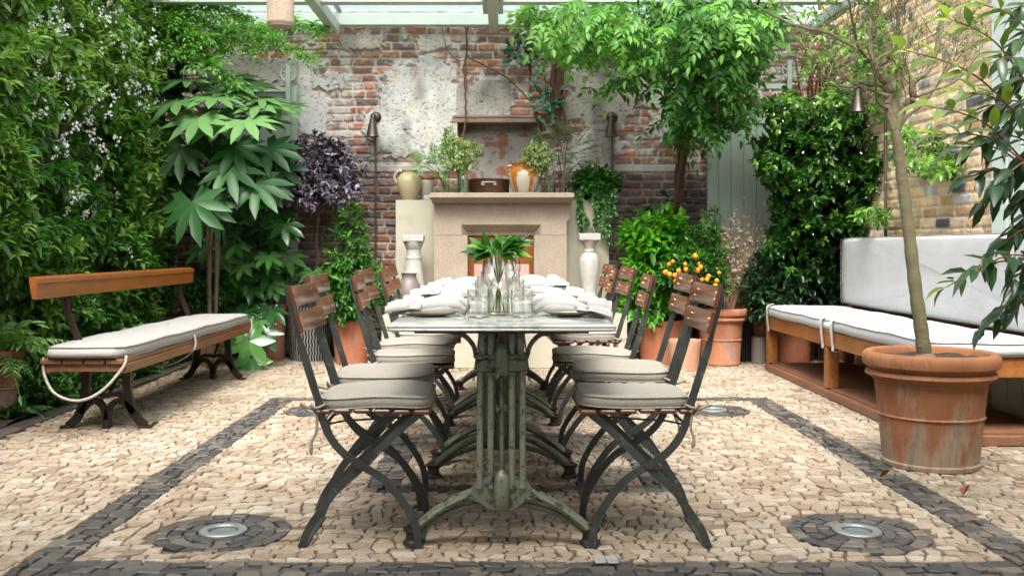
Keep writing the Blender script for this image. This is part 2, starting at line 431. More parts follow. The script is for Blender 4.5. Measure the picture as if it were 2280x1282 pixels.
M['conif'] = leaf_mat('feathery_leaf', (.02, .05, .02), (.07, .14, .06), (.16, .28, .1), rough=.6, trans=.3)
M['photinia'] = leaf_mat('laurel_leaf', (.01, .035, .014), (.04, .09, .03), (.26, .34, .05), rough=.28, trans=.35)
M['olive'] = leaf_mat('small_leaf', (.05, .09, .03), (.11, .17, .06), (.22, .3, .1), rough=.5, trans=.35)
M['dry'] = leaf_mat('dry_seed', (.36, .27, .17), (.58, .48, .35), (.72, .66, .56), rough=.6, trans=.3)
M['white_flower'] = simple('white_petal', (.85, .86, .78), (.78, .8, .7), rough=.6, bd=0)
M['bark'] = simple('bark', (.17, .12, .07), (.09, .065, .04), scale=14, rough=.9, bd=.006, bscale=40, stretch=(1, 1, .25))
M['olivebark'] = simple('green_bark', (.135, .105, .055), (.075, .062, .034), scale=9, rough=.85, bd=.009, bscale=30, stretch=(1, 1, 2.2), patches=(.10, .11, .04), pscale=6)
M['vinebark'] = simple('vine_bark', (.15, .065, .035), (.07, .03, .018), scale=20, rough=.9, bd=.01, bscale=50, stretch=(1, 1, .2))
M['redstem'] = simple('red_stem', (.22, .05, .025), (.12, .05, .025), rough=.6, bd=0)
M['greenstem'] = simple('green_stem', (.10, .17, .04), (.07, .12, .03), rough=.6, bd=0)
M['drystem'] = simple('dry_stem', (.36, .22, .12), (.26, .15, .085), rough=.8, bd=0)
M['soil'] = simple('soil', (.045, .026, .016), (.02, .012, .008), scale=40, rough=1, bd=.012, bscale=90)
M['sage'] = simple('sage_paint', (.36, .43, .36), (.31, .37, .31), scale=3, rough=.5, bd=.0006, bscale=30, patches=(.24, .27, .22), pscale=4, pth=(.6, .75))
M['beam'] = simple('pale_beam_paint', (.50, .57, .51), (.44, .50, .45), scale=3, rough=.5, bd=.0006, bscale=30)
M['iron'] = simple('black_iron', (.016, .011, .009), (.035, .018, .012), scale=20, rough=.5, metal=.3, bd=.001, bscale=60, patches=(.06, .025, .014), pscale=14, pth=(.58, .7))
M['chairmetal'] = simple('grey_green_steel', (.075, .085, .075), (.045, .05, .045), scale=14, rough=.42, metal=.55, bd=.0008, bscale=70, patches=(.16, .17, .15), pscale=30, pth=(.58, .68))
M['tablegreen'] = simple('worn_green_paint', (.115, .13, .08), (.075, .088, .055), scale=8, rough=.45, bd=.0012, bscale=50, patches=(.018, .02, .016), pscale=38, pth=(.56, .60))
M['slat'] = wood_mat('varnished_slat', (.155, .052, .022), (.065, .022, .011), rough=.28, axis='y', coat=.6)
M['brass'] = simple('brass_screw', (.7, .55, .3), rough=.3, metal=1, bd=0)
M['bronze'] = simple('bronze', (.13, .11, .09), (.09, .075, .06), rough=.38, metal=.85, bd=.0005)
M['pipe'] = simple('brown_conduit', (.10, .07, .045), rough=.5, metal=.3, bd=0)
M['benchwood'] = wood_mat('bench_wood', (.34, .115, .022), (.22, .062, .013), rough=.3, axis='y', coat=.4)
M['seatwood'] = wood_mat('bench_seat_wood', (.20, .085, .035), (.11, .045, .02), rough=.5, axis='y', coat=.1)
M['banqwood'] = wood_mat('banquette_wood', (.36, .135, .03), (.20, .065, .016), rough=.5, axis='y', coat=.1)
M['platwood'] = wood_mat('platform_wood', (.27, .12, .06), (.16, .07, .035), rough=.6, axis='y', coat=.05)
M['linen'] = fabric_mat('linen', (.35, .325, .275), (.215, .20, .165))
M['linenlt'] = fabric_mat('pale_linen', (.37, .36, .34), (.27, .265, .245))
M['banqfab'] = fabric_mat('banquette_linen', (.54, .55, .555), (.46, .465, .47))
M['piping'] = simple('dark_piping', (.22, .2, .17), rough=.9, bd=0)
M['strap'] = simple('cream_webbing', (.34, .31, .26), (.27, .245, .2), rough=.9, bscale=200)
M['whitestrap'] = simple('white_webbing', (.7, .69, .66), (.6, .59, .56), rough=.9, bscale=200)
M['twine'] = simple('twine', (.30, .25, .18), (.2, .16, .11), scale=80, rough=1, bscale=200)
M['napkin'] = simple('napkin_cloth', (.31, .30, .28), (.255, .25, .23), scale=6, rough=.9, bd=.0006, bscale=300, spec=.2)
M['stitch'] = simple('red_stitching', (.35, .12, .1), rough=.9, bd=0)
M['china'] = simple('cream_china', (.42, .385, .31), (.38, .345, .27), rough=.25, bd=0)
M['glass'] = glass_mat('clear_glass')
M['roofglass'] = glass_mat('roof_glass', (.72, .75, .74), .5, .05)
M['water'] = glass_mat('vase_water', (.9, .93, .85), .3, .04)
M['cream'] = simple('cream_plaster', (.42, .385, .295), (.36, .325, .25), scale=2.5, rough=.85, bd=.001, bscale=40, patches=(.36, .32, .24), pscale=3)
M['stone'] = simple('fireplace_stone', (.32, .265, .20), (.25, .20, .15), scale=6, rough=.9, bd=.003, bscale=110, patches=(.20, .15, .115), pscale=60, pth=(.45, .75))
M['copper'] = simple('copper_fire_panel', (.36, .12, .025), (.26, .08, .018), scale=3, rough=.35, metal=.5, bd=0)
M['whitestone'] = simple('weathered_white_stone', (.40, .385, .35), (.31, .30, .265), scale=12, rough=.9, bd=.003, bscale=70, patches=(.3, .25, .19), pscale=22, pth=(.55, .7))
M['terra'] = terracotta('old_terracotta')
M['terra2'] = terracotta('clean_terracotta', (.46, .17, .085), (.36, .12, .06), lim=.35, pth=.58)
M['terra3'] = terracotta('pale_pink_terracotta', (.55, .30, .19), (.46, .24, .15), lim=.2, pth=.62)
M['terrabig'] = terracotta('streaked_terracotta', (.27, .115, .05), (.18, .072, .032), lime=(.27, .235, .175), lim=.8, pth=.53, foot=.55)
M['beigepot'] = simple('beige_pot_glaze', (.36, .32, .26), rough=.6)
M['clayjar'] = simple('grey_clay', (.10, .078, .066), (.17, .145, .13), scale=6, rough=.5, bscale=30)
M['jug'] = simple('stoneware_jug', (.42, .34, .20), (.35, .27, .15), scale=5, rough=.4, bd=.0006)
M['jar'] = simple('white_stoneware', (.42, .385, .30), rough=.4)
M['amber'] = simple('amber_glaze', (.36, .14, .014), (.25, .08, .01), scale=10, rough=.2)
M['coppan'] = simple('dark_copper', (.10, .05, .03), (.17, .085, .05), scale=5, rough=.4, metal=.7)
M['basket'] = simple('jute', (.42, .34, .25), (.30, .23, .16), scale=60, rough=1, bd=.008, bscale=120)
M['marble'] = simple('grey_white_marble', (.40, .415, .365), (.34, .355, .31), scale=4, rough=.12, bd=0, patches=(.20, .21, .19), pscale=9, pth=(.5, .62))
M['blackwood'] = simple('black_underframe', (.02, .018, .018), rough=.5)
M['steelring'] = simple('brushed_steel', (.30, .30, .29), rough=.5, metal=.6, bd=0)
M['lens'] = simple('frosted_lens', (.12, .17, .15), (.08, .12, .105), rough=.4, bd=0)
M['orange'] = simple('kumquat_skin', (.85, .27, .01), (.75, .2, .008), rough=.35, bd=.0005, bscale=200)
M['deadleaf'] = leaf_mat('dead_leaf', (.12, .04, .015), (.25, .09, .03), (.4, .2, .06), rough=.6, trans=.15)
M['pinkcloth'] = simple('pale_pink_weave', (.36, .25, .215), (.30, .2, .175), rough=.9)
M['mortar'] = simple('sandy_joint', (.13, .098, .066), (.075, .056, .038), scale=12, rough=1, bd=.004, bscale=80, patches=(.05, .06, .02), pscale=5, pth=(.58, .72))
def stone_pav(name, cols, rough=.75):
    m, n, b, out = base_mat(name); g = n.nodes.new('ShaderNodeNewGeometry'); v = coord(n)
    c = ramp(n, g.outputs['Random Per Island'], [(i / (len(cols) - 1), q) for i, q in enumerate(cols)]).outputs[0]
    nz = noise(n, v, 38, 7, .7); c = mixc(n, 1.0, c, ramp(n, nz, [(.3, (.78, .76, .72)), (.7, (1.15, 1.14, 1.12))]).outputs[0], 'MULTIPLY')
    big = noise(n, v, 1.3, 4); c = mixc(n, 1.0, c, ramp(n, big, [(.3, (.80, .76, .70)), (.65, (1.06, 1.06, 1.06))]).outputs[0], 'MULTIPLY')
    st = noise(n, v, 4.5, 8, .75); c = mixc(n, ramp(n, st, [(.56, (0, 0, 0)), (.70, (.55,) * 3)]).outputs[0], c, (.10, .085, .06)); sp = noise(n, v, 150, 3, .7); c = mixc(n, 1.0, c, ramp(n, sp, [(.34, (.55, .52, .48)), (.46, (1, 1, 1))]).outputs[0], 'MULTIPLY')
    n.links.new(c, b.inputs['Base Color']); b.inputs['Roughness'].default_value = rough; b.inputs['Specular IOR Level'].default_value = .4
    bump(n, b, noise(n, v, 55, 7, .7), .004, .7); return m
M['pale_sett'] = stone_pav('limestone_setts', [(.33, .27, .20), (.26, .205, .15), (.37, .315, .245), (.30, .245, .18), (.41, .37, .30), (.20, .155, .11), (.34, .265, .18)])
M['dark_sett'] = stone_pav('basalt_setts', [(.07, .069, .068), (.04, .04, .041), (.12, .11, .095), (.055, .055, .056), (.16, .14, .11), (.045, .045, .046), (.09, .088, .085)], .45)

# ------------------------------------------------------------ ground, paving
g = MB(); g.box(-3.45, 3.0, -2.2, 1.6, -.2, .004, bev=.003); tag(g.build('veranda_floor', simple('veranda_stone', (.3, .27, .22), rough=.7)), kind='structure')
g = MB(); g.box(-40, 40, -20, 60, -.3, -.012); tag(g.build('ground', M['mortar']), kind='structure')
# paved yard: every sett is an island of one mesh
bandX = (-1.455, 1.70); bandY = (3.005, 6.42); BW = .155
inner = (-.50, .66, 4.02, 5.15); IW = .13
RINGS = [(-.983, 3.41, .235), (1.255, 3.41, .245), (-1.12, 5.97, .22), (1.31, 5.97, .22)]
def clip(poly, a, b, c):      # keep a*x+b*y<=c
    out = []
    for i in range(len(poly)):
        p, q = poly[i], poly[(i + 1) % len(poly)]; dp = a * p[0] + b * p[1] - c; dq = a * q[0] + b * q[1] - c
        if dp <= 0: out.append(p)
        if dp * dq < 0:
            t = dp / (dp - dq); out.append((p[0] + (q[0] - p[0]) * t, p[1] + (q[1] - p[1]) * t))
    return out
def parea(p): return .5 * sum(p[i][0] * p[(i + 1) % len(p)][1] - p[(i + 1) % len(p)][0] * p[i][1] for i in range(len(p)))
bands = []
def rectband(x0, x1, y0, y1, w):
    h = w / 2
    bands.extend([(x0 - h, x0 + h, y0 - h, y1 + h), (x1 - h, x1 + h, y0 - h, y1 + h), (x0 + h, x1 - h, y0 - h, y0 + h), (x0 + h, x1 - h, y1 - h, y1 + h)])
rectband(bandX[0], bandX[1], bandY[0], bandY[1], BW); rectband(*inner, IW)
pv = MB()
def sett(poly, mi, hgt=.0):
    if len(poly) < 3: return
    ar = parea(poly)
    if ar < 0: poly = poly[::-1]; ar = -ar
    if ar < .0004: return
    cx = sum(p[0] for p in poly) / len(poly); cy = sum(p[1] for p in poly) / len(poly)
    sz = math.sqrt(ar)
    def ins(d): return [(cx + (p[0] - cx) * max(.2, 1 - d / (sz * .55)), cy + (p[1] - cy) * max(.2, 1 - d / (sz * .55))) for p in poly]
    z = hgt + R.uniform(-.003, .003); tx, ty = R.uniform(-.07, .07), R.uniform(-.07, .07)
    gap = R.uniform(.0014, .0048)
    n = len(poly); vs = []
    for (d, zz) in ((gap, -.02), (gap, z - .004), (gap + .0042, z)):
        vs += [(x, y, zz + (tx * (x - cx) + ty * (y - cy) if zz > -.015 else 0)) for x, y in ins(d)]
    fs = []
    for r_ in range(2):
        for k in range(n): fs.append((r_ * n + k, r_ * n + (k + 1) % n, (r_ + 1) * n + (k + 1) % n, (r_ + 1) * n + k))
    fs.append(tuple(range(2 * n, 3 * n))); pv.add(vs, fs, mi)
def wob(x, y):
    return (.05 * math.sin(1.7 * y + .6 * x) + .035 * math.sin(3.1 * x + y * .7), .07 * math.sin(1.35 * x + .4) + .05 * math.sin(2.9 * x + .8 * y + 1) )
y = 1.62; row = 0
jit = {}
while y < 8.95:
    h = R.uniform(.046, .062)
    x = -2.95 + R.uniform(0, .1)
    def rowy(xx, yy): return yy + .018 * math.sin(xx * 9 + yy * 13) * .6
    while x < 3.1:
        w = R.uniform(.038, .078); sl = R.uniform(-.012, .012); sl2 = R.uniform(-.012, .012)
        key0 = (row, round(x, 4))
        j = jit.setdefault(key0, sl); j2 = jit.setdefault((row, round(x + w, 4)), sl2)
        q = [(x - j, y), (x + w - j2, y), (x + w + j2, y + h), (x + j, y + h)]
        # occasional knocked-off corner or split
        qq = []
        for (a, b) in q:
            dx, dy = wob(a, b); qq.append((a + dx + R.uniform(-.004, .004), rowy(a, b) + dy + R.uniform(-.007, .007)))
        if R.random() < .3:
            k = R.randrange(4); p, nx = qq[k], qq[(k + 1) % 4]; pr = qq[k - 1]; t = R.uniform(.15, .3)
            qq[k:k + 1] = [(p[0] + (pr[0] - p[0]) * t, p[1] + (pr[1] - p[1]) * t), (p[0] + (nx[0] - p[0]) * t, p[1] + (nx[1] - p[1]) * t)]
        pieces = [qq]
        # clip against bands
        for (x0, x1, y0, y1) in bands:
            np_ = []
            for pc in pieces:
                if not pc: continue
                xs = [p[0] for p in pc]; ys = [p[1] for p in pc]
                if max(xs) <= x0 or min(xs) >= x1 or max(ys) <= y0 or min(ys) >= y1: np_.append(pc); continue
                a = clip(pc, 1, 0, x0); b_ = clip(pc, -1, 0, -x1); mid = clip(clip(pc, -1, 0, -x0), 1, 0, x1)
                for c_ in (a, b_, clip(mid, 0, 1, y0) if mid else [], clip(mid, 0, -1, -y1) if mid else []):
                    if len(c_) > 2: np_.append(c_)
            pieces = np_
        for pc in pieces:
            ok = True
            for (rx, ry, rr) in RINGS:
                cxx = sum(p[0] for p in pc) / len(pc); cyy = sum(p[1] for p in pc) / len(pc)
                if math.hypot(cxx - rx, cyy - ry) < rr: ok = False; break
                pc = [(p if math.hypot(p[0] - rx, p[1] - ry) >= rr else (rx + (p[0] - rx) * rr / max(math.hypot(p[0] - rx, p[1] - ry), 1e-4), ry + (p[1] - ry) * rr / max(math.hypot(p[0] - rx, p[1] - ry), 1e-4))) for p in pc]
            if ok and sum(p[0] for p in pc) / len(pc) > -2.62 + .03 * math.sin(y * 3): sett(pc, 0)
        x += w
    y += h; row += 1
for (x0, x1, y0, y1) in bands:
    horiz = (x1 - x0) > (y1 - y0); L0, L1 = (x0, x1) if horiz else (y0, y1); W0, W1 = (y0, y1) if horiz else (x0, x1)
    nr = 2 if W1 - W0 < .15 else 3; ws = (W1 - W0) / nr
    for r_ in range(nr):
        t = L0; prev = 0
        while t < L1 - .01:
            l = min(R.uniform(.045, .095), L1 - t)
            if L1 - t - l < .04: l = L1 - t
            nx = R.uniform(-.015, .015) if t + l < L1 - .001 else 0
            e0 = R.uniform(-.014, .014); e1 = R.uniform(-.014, .014)
            a, b = W0 + r_ * ws + e0, W0 + (r_ + 1) * ws + e1
            q = [(t + prev, a), (t + l * .5, a + R.uniform(-.01, .01)), (t + l + nx, a + R.uniform(-.008, .008)), (t + l - nx, b), (t + l * .4, b + R.uniform(-.01, .01)), (t - prev, b + R.uniform(-.008, .008))]
            sett(q if horiz else [(p[1], p[0]) for p in q][::-1], 1, -.001); t += l; prev = nx
for (rx, ry, rr) in RINGS:
    for (ra, rb, n_) in ((.09, .135, 11), (.138, .185, 15), (.188, rr - .004, 19)):
        off = R.random(); angs = [2 * PI * (k + off + R.uniform(-.2, .2)) / n_ for k in range(n_)]
        for k in range(n_):
            a0, a1 = angs[k], angs[(k + 1) % n_] + (2 * PI if k == n_ - 1 else 0)
            am = (a0 + a1) / 2; e = R.uniform(-.006, .01)
            sett([(rx + r_ * math.cos(t), ry + r_ * math.sin(t)) for r_, t in ((ra, a0), (rb + e, a0), (rb + e * .5, am), (rb, a1), (ra, a1), (ra, am))], 1, -.001)
tag(pv.build('paved_yard', [M['pale_sett'], M['dark_sett']]), kind='structure')
# stone edging along the planting bed, and the soil of the bed
kb = MB(); yy = .6
while yy < 8.9:
    l = R.uniform(.25, .45); kb.box(-2.78 + R.uniform(-.01, .01), -2.655 + R.uniform(-.01, .01), yy + .004, yy + l - .004, -.02, .012 + R.uniform(-.004, .006), bev=.006); yy += l
tag(kb.build('bed_edging', M['dark_sett']), kind='structure')
sb = MB(); nx_, ny_ = 14, 90
sb.grid([[(-3.5 + .75 * i / nx_, .6 + 8.4 * j / ny_, .005 + .03 * R.random()) for i in range(nx_, -1, -1)] for j in range(ny_ + 1)])
tag(sb.build('planting_bed', M['soil'], smooth=True), kind='structure')

for k, (rx, ry, rr) in enumerate(RINGS):
    lab = ['round recessed steel ground light in the dark stone ring nearest the left front', 'round recessed steel ground light in the dark ring before the big potted tree',
           'recessed ground light in the far ring behind the left chairs', 'recessed ground light in the far dark ring right of the chairs'][k]
    t = thing('ground_light', lab, 'light', (rx, ry, 0), group='recessed ground lights')
    m = MB(); m.lathe([(.083, -.03), (.083, .003), (.078, .007), (.056, .007), (.052, .003), (.052, -.01)], n=40); m.build('metal_ring', M['steelring'], t, smooth=True)
    m = MB(); m.lathe([(.052, -.006), (.045, -.001), (.02, .001), (.001, .0015)], n=32); m.build('glass_lens', M['lens'], t, smooth=True)

# ------------------------------------------------------------ brick walls as displaced surfaces
rsb = np.random.RandomState(3); HT = rsb.rand(4096, 6)
def brick_field(U, Z, bw, bh, seed, joint=.012, jag=.006):
    Uw = U + jag * 2 * (fbm(U * 14, Z * 14, seed) - .5) * 2; Zw = Z + jag * 2 * (fbm(U * 9 + 5, Z * 11, seed + 9) - .5) + .012 * np.sin(U * 1.3)
    c = np.floor(Zw / bh).astype(int); fz = Zw / bh - c
    hdr = (HT[(c * 7 + seed) % 4096, 0] < .3); w = np.where(hdr, bw * .5, bw)
    ph = HT[(c * 13 + seed) % 4096, 1] * bw + (c % 2) * bw * .5
    uu = (Uw + ph + .02 * np.sin(Uw * 5 + c * 1.7)) / w; k = np.floor(uu).astype(int); fu = uu - k
    idx = ((k * 131 + c * 2971 + seed * 17) % 4096)
    du = np.minimum(fu, 1 - fu) * w; dz = np.minimum(fz, 1 - fz) * bh
    d = np.minimum(du, dz) - joint / 2
    face = sst(-.003, .006, d)
    return face, idx
def wall_mesh(name, pos, col, keep, mat, parent=None):
    h, w = pos.shape[:2]
    me = bpy.data.meshes.new(name); me.vertices.add(h * w); me.vertices.foreach_set('co', pos.reshape(-1).astype(np.float32))
    i, j = np.nonzero(keep[:-1, :-1] & keep[1:, :-1] & keep[:-1, 1:] & keep[1:, 1:])
    q = np.stack([i * w + j, i * w + j + 1, (i + 1) * w + j + 1, (i + 1) * w + j], 1)
    me.loops.add(q.size); me.loops.foreach_set('vertex_index', q.reshape(-1).astype(np.int32))
    me.polygons.add(len(q)); me.polygons.foreach_set('loop_start', (np.arange(len(q)) * 4).astype(np.int32))
    me.polygons.foreach_set('use_smooth', np.ones(len(q), bool))
    ca = me.attributes.new('surface', 'FLOAT_COLOR', 'POINT'); c4 = np.concatenate([col, np.ones((h, w, 1))], 2)
    ca.data.foreach_set('color', c4.reshape(-1).astype(np.float32)); me.update(calc_edges=True); me.materials.append(mat)
    o = bpy.data.objects.new(name, me); COL.objects.link(o)
    if parent: o.parent = parent
    return o
M['wall'] = vcol_mat('old_brick_and_plaster')
YW = 9.0
def pal(idx, cols, k=0):
    c = np.array(cols); return c[(HT[idx, k] * len(cols)).astype(int) % len(cols)] * (.75 + .5 * HT[idx, 3])[..., None]
# back wall
res = .0075
u = np.arange(-3.3, 3.2, res); z = np.arange(-.05, 3.22, res); U, Z = np.meshgrid(u, z)
face, idx = brick_field(U, Z, .205, .0745, 1, joint=.016, jag=.009)
PXg = CX + U * F / YW; PYg = CY - (Z - EYE) * F / YW       # where each point lies in the photograph (plan of the plaster patches)
n1 = fbm(U * 3.2, Z * 3.2, 21, 5); n2 = fbm(U * 11, Z * 11, 31, 4); n3 = fbm(U * 1.1, Z * 1.1, 41, 3)
def ell(cx, cy, rx, ry, p=2): return 1 - (np.abs((PXg - cx) / rx) ** p + np.abs((PYg - cy) / ry) ** p)
pl = np.maximum.reduce([ell(930, 238, 122, 100, 3), ell(985, 300, 65, 70, 3), ell(1075, 222, 72, 62, 4), ell(1330, 215, 110, 75, 3), ell(1320, 330, 70, 50), ell(720, 175, 45, 30) * .6,
                        ell(560, 165, 110, 40, 3), ell(690, 240, 30, 50) * .5, ell(870, 95, 130, 20) * .5, ell(1480, 200, 70, 120) * .5, ell(1180, 350, 70, 40) * .6])
plm = sst(.44, .50, np.clip(pl, -1, 1) * .36 + n1 * .80 + (n2 - .5) * .62 + (fbm(U * 30, Z * 34, 311, 2) - .5) * .2 + .02)
led = sst(0, 5, 9 - np.abs(PYg - 377)) * (PXg > 770) * (PXg < 1520)
er = fbm(U * 24, Z * 24, 51, 3); er2 = fbm(U * 60, Z * 60, 77, 2)
dep = face * (.012 + .012 * HT[idx, 2]) - (er - .5) * .022 * face
worn = sst(.44, .58, n1 * .4 + n2 * .6 + .16 * (HT[idx, 4] - .5))         # mortar smeared over bricks
red = pal(idx, [(.42, .13, .065), (.34, .105, .06), (.28, .105, .07), (.20, .095, .075), (.46, .17, .08), (.15, .09, .08), (.31, .16, .12), (.36, .21, .16)])
dark = pal(idx, [(.18, .07, .05), (.13, .06, .045), (.22, .08, .05), (.09, .06, .05), (.15, .08, .06)])
orange = pal(idx, [(.52, .13, .045), (.45, .12, .05), (.55, .17, .06)])
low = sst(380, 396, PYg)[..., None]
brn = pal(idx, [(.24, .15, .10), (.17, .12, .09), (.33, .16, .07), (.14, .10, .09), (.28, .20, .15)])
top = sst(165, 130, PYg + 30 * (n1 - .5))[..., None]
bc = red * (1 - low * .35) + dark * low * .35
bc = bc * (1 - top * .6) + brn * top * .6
og = (sst(0, .2, np.maximum(ell(885, 340, 50, 34, 4), ell(1100, 145, 55, 12)))[..., None] * (HT[idx, 5] < .8)[..., None] + ((HT[idx, 5] > .95) & (PYg < 370))[..., None]); og = np.clip(og, 0, 1)
bc = bc * (1 - og) + orange * og; bc = bc * .86 + .14 * np.array((.45, .36, .32)) * (1 - .6 * low)
mc = np.array((.58, .53, .485)) * (.75 + .45 * n2)[..., None]; mc = mc * (1 - low * .35) + np.array((.22, .17, .14)) * low * .35
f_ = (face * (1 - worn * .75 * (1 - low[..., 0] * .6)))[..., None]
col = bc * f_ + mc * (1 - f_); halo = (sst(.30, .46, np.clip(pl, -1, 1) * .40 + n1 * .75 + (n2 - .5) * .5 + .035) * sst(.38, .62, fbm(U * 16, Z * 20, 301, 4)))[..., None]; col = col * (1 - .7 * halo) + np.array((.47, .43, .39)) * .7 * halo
pc = np.array((.57, .545, .515)) * (.86 + .2 * n2)[..., None]
stn = sst(.5, .72, fbm(U * 5, Z * 2.4, 91, 5))[..., None]; pc = pc * (1 - .45 * stn) + np.array((.33, .27, .21)) * .45 * stn
tan_ = sst(.56, .75, fbm(U * 7 + 3, Z * 7, 95, 4))[..., None]; pc = pc * (1 - .35 * tan_) + np.array((.52, .40, .26)) * .35 * tan_
cem = sst(-.05, .1, np.maximum.reduce([ell(1078, 228, 62, 48, 6), ell(1340, 220, 95, 60, 4), ell(560, 160, 110, 40, 3), ell(745, 100, 55, 30, 4)]))[..., None]
pc = pc * (1 - cem) + np.array((.36, .33, .29)) * (.8 + .4 * n1)[..., None] * cem
pit = sst(.66, .74, er2)[..., None] * .5; pc = pc * (1 - pit) + np.array((.2, .15, .12)) * pit
pm = plm[..., None]; col = col * (1 - pm) + pc * pm
dep = dep * (1 - plm) + (.032 + .014 * (n1 - .5) - .01 * pit[..., 0]) * plm
col = col * (1 - led[..., None]) + np.array((.45, .43, .40)) * led[..., None]; dep = np.where(led > .3, np.maximum(dep, .035), dep)
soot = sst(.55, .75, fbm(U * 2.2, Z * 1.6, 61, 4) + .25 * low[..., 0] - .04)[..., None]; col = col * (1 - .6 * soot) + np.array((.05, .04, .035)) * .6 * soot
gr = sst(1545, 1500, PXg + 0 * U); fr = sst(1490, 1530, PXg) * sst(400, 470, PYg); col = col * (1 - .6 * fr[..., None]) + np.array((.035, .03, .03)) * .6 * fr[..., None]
nx0, nx1, nz0, nz1 = XX(1020, YW), XX(1206, YW), 1.42, ZZ(272, YW)
keep = ~((U > nx0) & (U < nx1) & (Z > nz0) & (Z < nz1))
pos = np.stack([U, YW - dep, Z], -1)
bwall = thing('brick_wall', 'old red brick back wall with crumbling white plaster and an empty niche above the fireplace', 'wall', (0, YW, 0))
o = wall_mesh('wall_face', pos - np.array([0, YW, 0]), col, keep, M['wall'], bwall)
# niche: plastered back and cheeks
u2 = np.arange(nx0 - .02, nx1 + .03, .009); z2 = np.arange(nz0 - .03, nz1 + .03, .009); U2, Z2 = np.meshgrid(u2, z2)
nn = fbm(U2 * 5, Z2 * 5, 71, 5); nb = fbm(U2 * 22, Z2 * 22, 75, 3)
c2_ = np.array((.33, .29, .25)) * (.7 + .6 * nn)[..., None]; sp_ = sst(.62, .7, nb)[..., None]; c2_ = c2_ * (1 - sp_ * .6) + np.array((.12, .08, .06)) * sp_ * .6
rd = sst(.68, .72, fbm(U2 * 9, Z2 * 14, 79, 2))[..., None]; c2_ = c2_ * (1 - rd * .7) + np.array((.3, .09, .05)) * rd * .7
wall_mesh('niche_back', np.stack([U2, .22 - .02 * nn - .008 * nb, Z2], -1), c2_, np.ones(U2.shape, bool), M['wall'], bwall)
m = MB(); m.box(nx0 - .1, nx0, .02, .24, nz0 - .05, nz1 + .05); m.box(nx1, nx1 + .1, .02, .24, nz0 - .05, nz1 + .05)
m.box(nx0, nx1, .02, .24, nz0 - .1, nz0); m.box(nx0 - .1, nx1 + .1, .02, .24, nz1, nz1 + .1); m.build('niche_lining', simple('niche_plaster', (.25, .2, .16), (.12, .08, .07), rough=.95, scale=12, bd=.004), bwall)
m = MB(); pts = []
m.box(XX(1006, YW), XX(1222, YW), -.035, .10, ZZ(274, YW), ZZ(264, YW), bev=.004); m.box(XX(1008, YW), XX(1212, YW), -.042, .06, ZZ(263.5, YW), ZZ(258, YW), bev=.003)
m.build('wooden_lintel', wood_mat('weathered_lintel', (.22, .10, .07), (.33, .26, .22), rough=.9, axis='x', coat=0), bwall)
m = MB(); m.box(-3.6, 3.4, .27, .5, -.05, 3.1); m.build('wall_core', M['mortar'], bwall)
m = MB(); m.box(XX(740, YW), XX(775, YW), -.01, .1, ZZ(118, YW), ZZ(80, YW), bev=.012); m.build('corbel_stone', M['stone'], bwall)
# right wall, yellow stock brick, along x = 3.0
XR = 3.0
v = np.arange(1.2, 9.05, .010); z = np.arange(-.05, 3.6, .0095); V_, Z = np.meshgrid(v, z)
face, idx = brick_field(V_, Z, .225, .076, 5, joint=.012, jag=.004)
n1 = fbm(V_ * 2, Z * 2, 121, 4); n2 = fbm(V_ * 12, Z * 12, 131, 4)
yc = pal(idx, [(.58, .41, .22), (.52, .34, .17), (.64, .49, .30), (.46, .29, .15), (.56, .42, .26), (.50, .39, .28), (.60, .44, .24)])
alt = HT[idx, 4]
yc = np.where((alt > .955)[..., None], np.array((.10, .10, .11)) * (.8 + .5 * n2)[..., None], yc)
yc = np.where(((alt > .91) & (alt <= .955))[..., None], np.array((.42, .41, .40)), yc)
yc = yc * (.75 + .5 * n2)[..., None] * (.85 + .3 * n1)[..., None]
mc = np.array((.62, .53, .40)) * (.8 + .4 * n2)[..., None]; f_ = face[..., None]; col = yc * f_ + mc * (1 - f_)
sm = sst(.56, .68, n1 * .6 + n2 * .4)[..., None]; col = col * (1 - .4 * sm) + mc * .4 * sm
dep = face * (.008 + .006 * HT[idx, 2]) - (fbm(V_ * 26, Z * 26, 141, 3) - .5) * .012
rwall = thing('brick_wall', 'yellow stock brick side wall behind the pale upholstered banquette', 'wall', (XR, 5, 0))
wall_mesh('wall_face', np.stack([-dep, V_ - 5, Z], -1)[:, ::-1], col[:, ::-1], np.ones(V_.shape, bool), M['wall'], rwall)
m = MB(); m.box(.03, .3, -4, 4.26, -.05, 3.6); m.build('wall_core', M['mortar'], rwall)
# left wall behind the hedge
m = MB(); m.box(-3.75, -3.45, 1.0, 9.2, -.05, 3.4)
tag(m.build('garden_wall', simple('dark_brick', (.10, .06, .045), (.05, .035, .03), scale=6, rough=1, bd=.01, bscale=14), org=(-3.6, 5, 0)), 'dark garden wall hidden behind the white flowered jasmine hedge', 'wall')  # dark brown brick colour, mottled by noise

# the house wall on the near side of the yard, behind the camera
m = MB(); m.box(-3.75, 3.4, -2.6, -2.2, -.05, 4.2); tag(m.build('house_wall', simple('painted_render', (.22, .22, .19), (.17, .17, .15), rough=.9), org=(0, -2.4, 0)), 'rendered house wall closing the yard on its near side', 'wall')
m = MB(); m.box(-3.75, 3.4, -2.19, 1.35, 3.6, 3.72); tag(m.build('shade_roof', M['beam'], org=(0, -.4, 3.6)), 'added flat roof out of view, shading the near end of the yard', 'roof')  # unseen roof added so that the near paving falls in shade
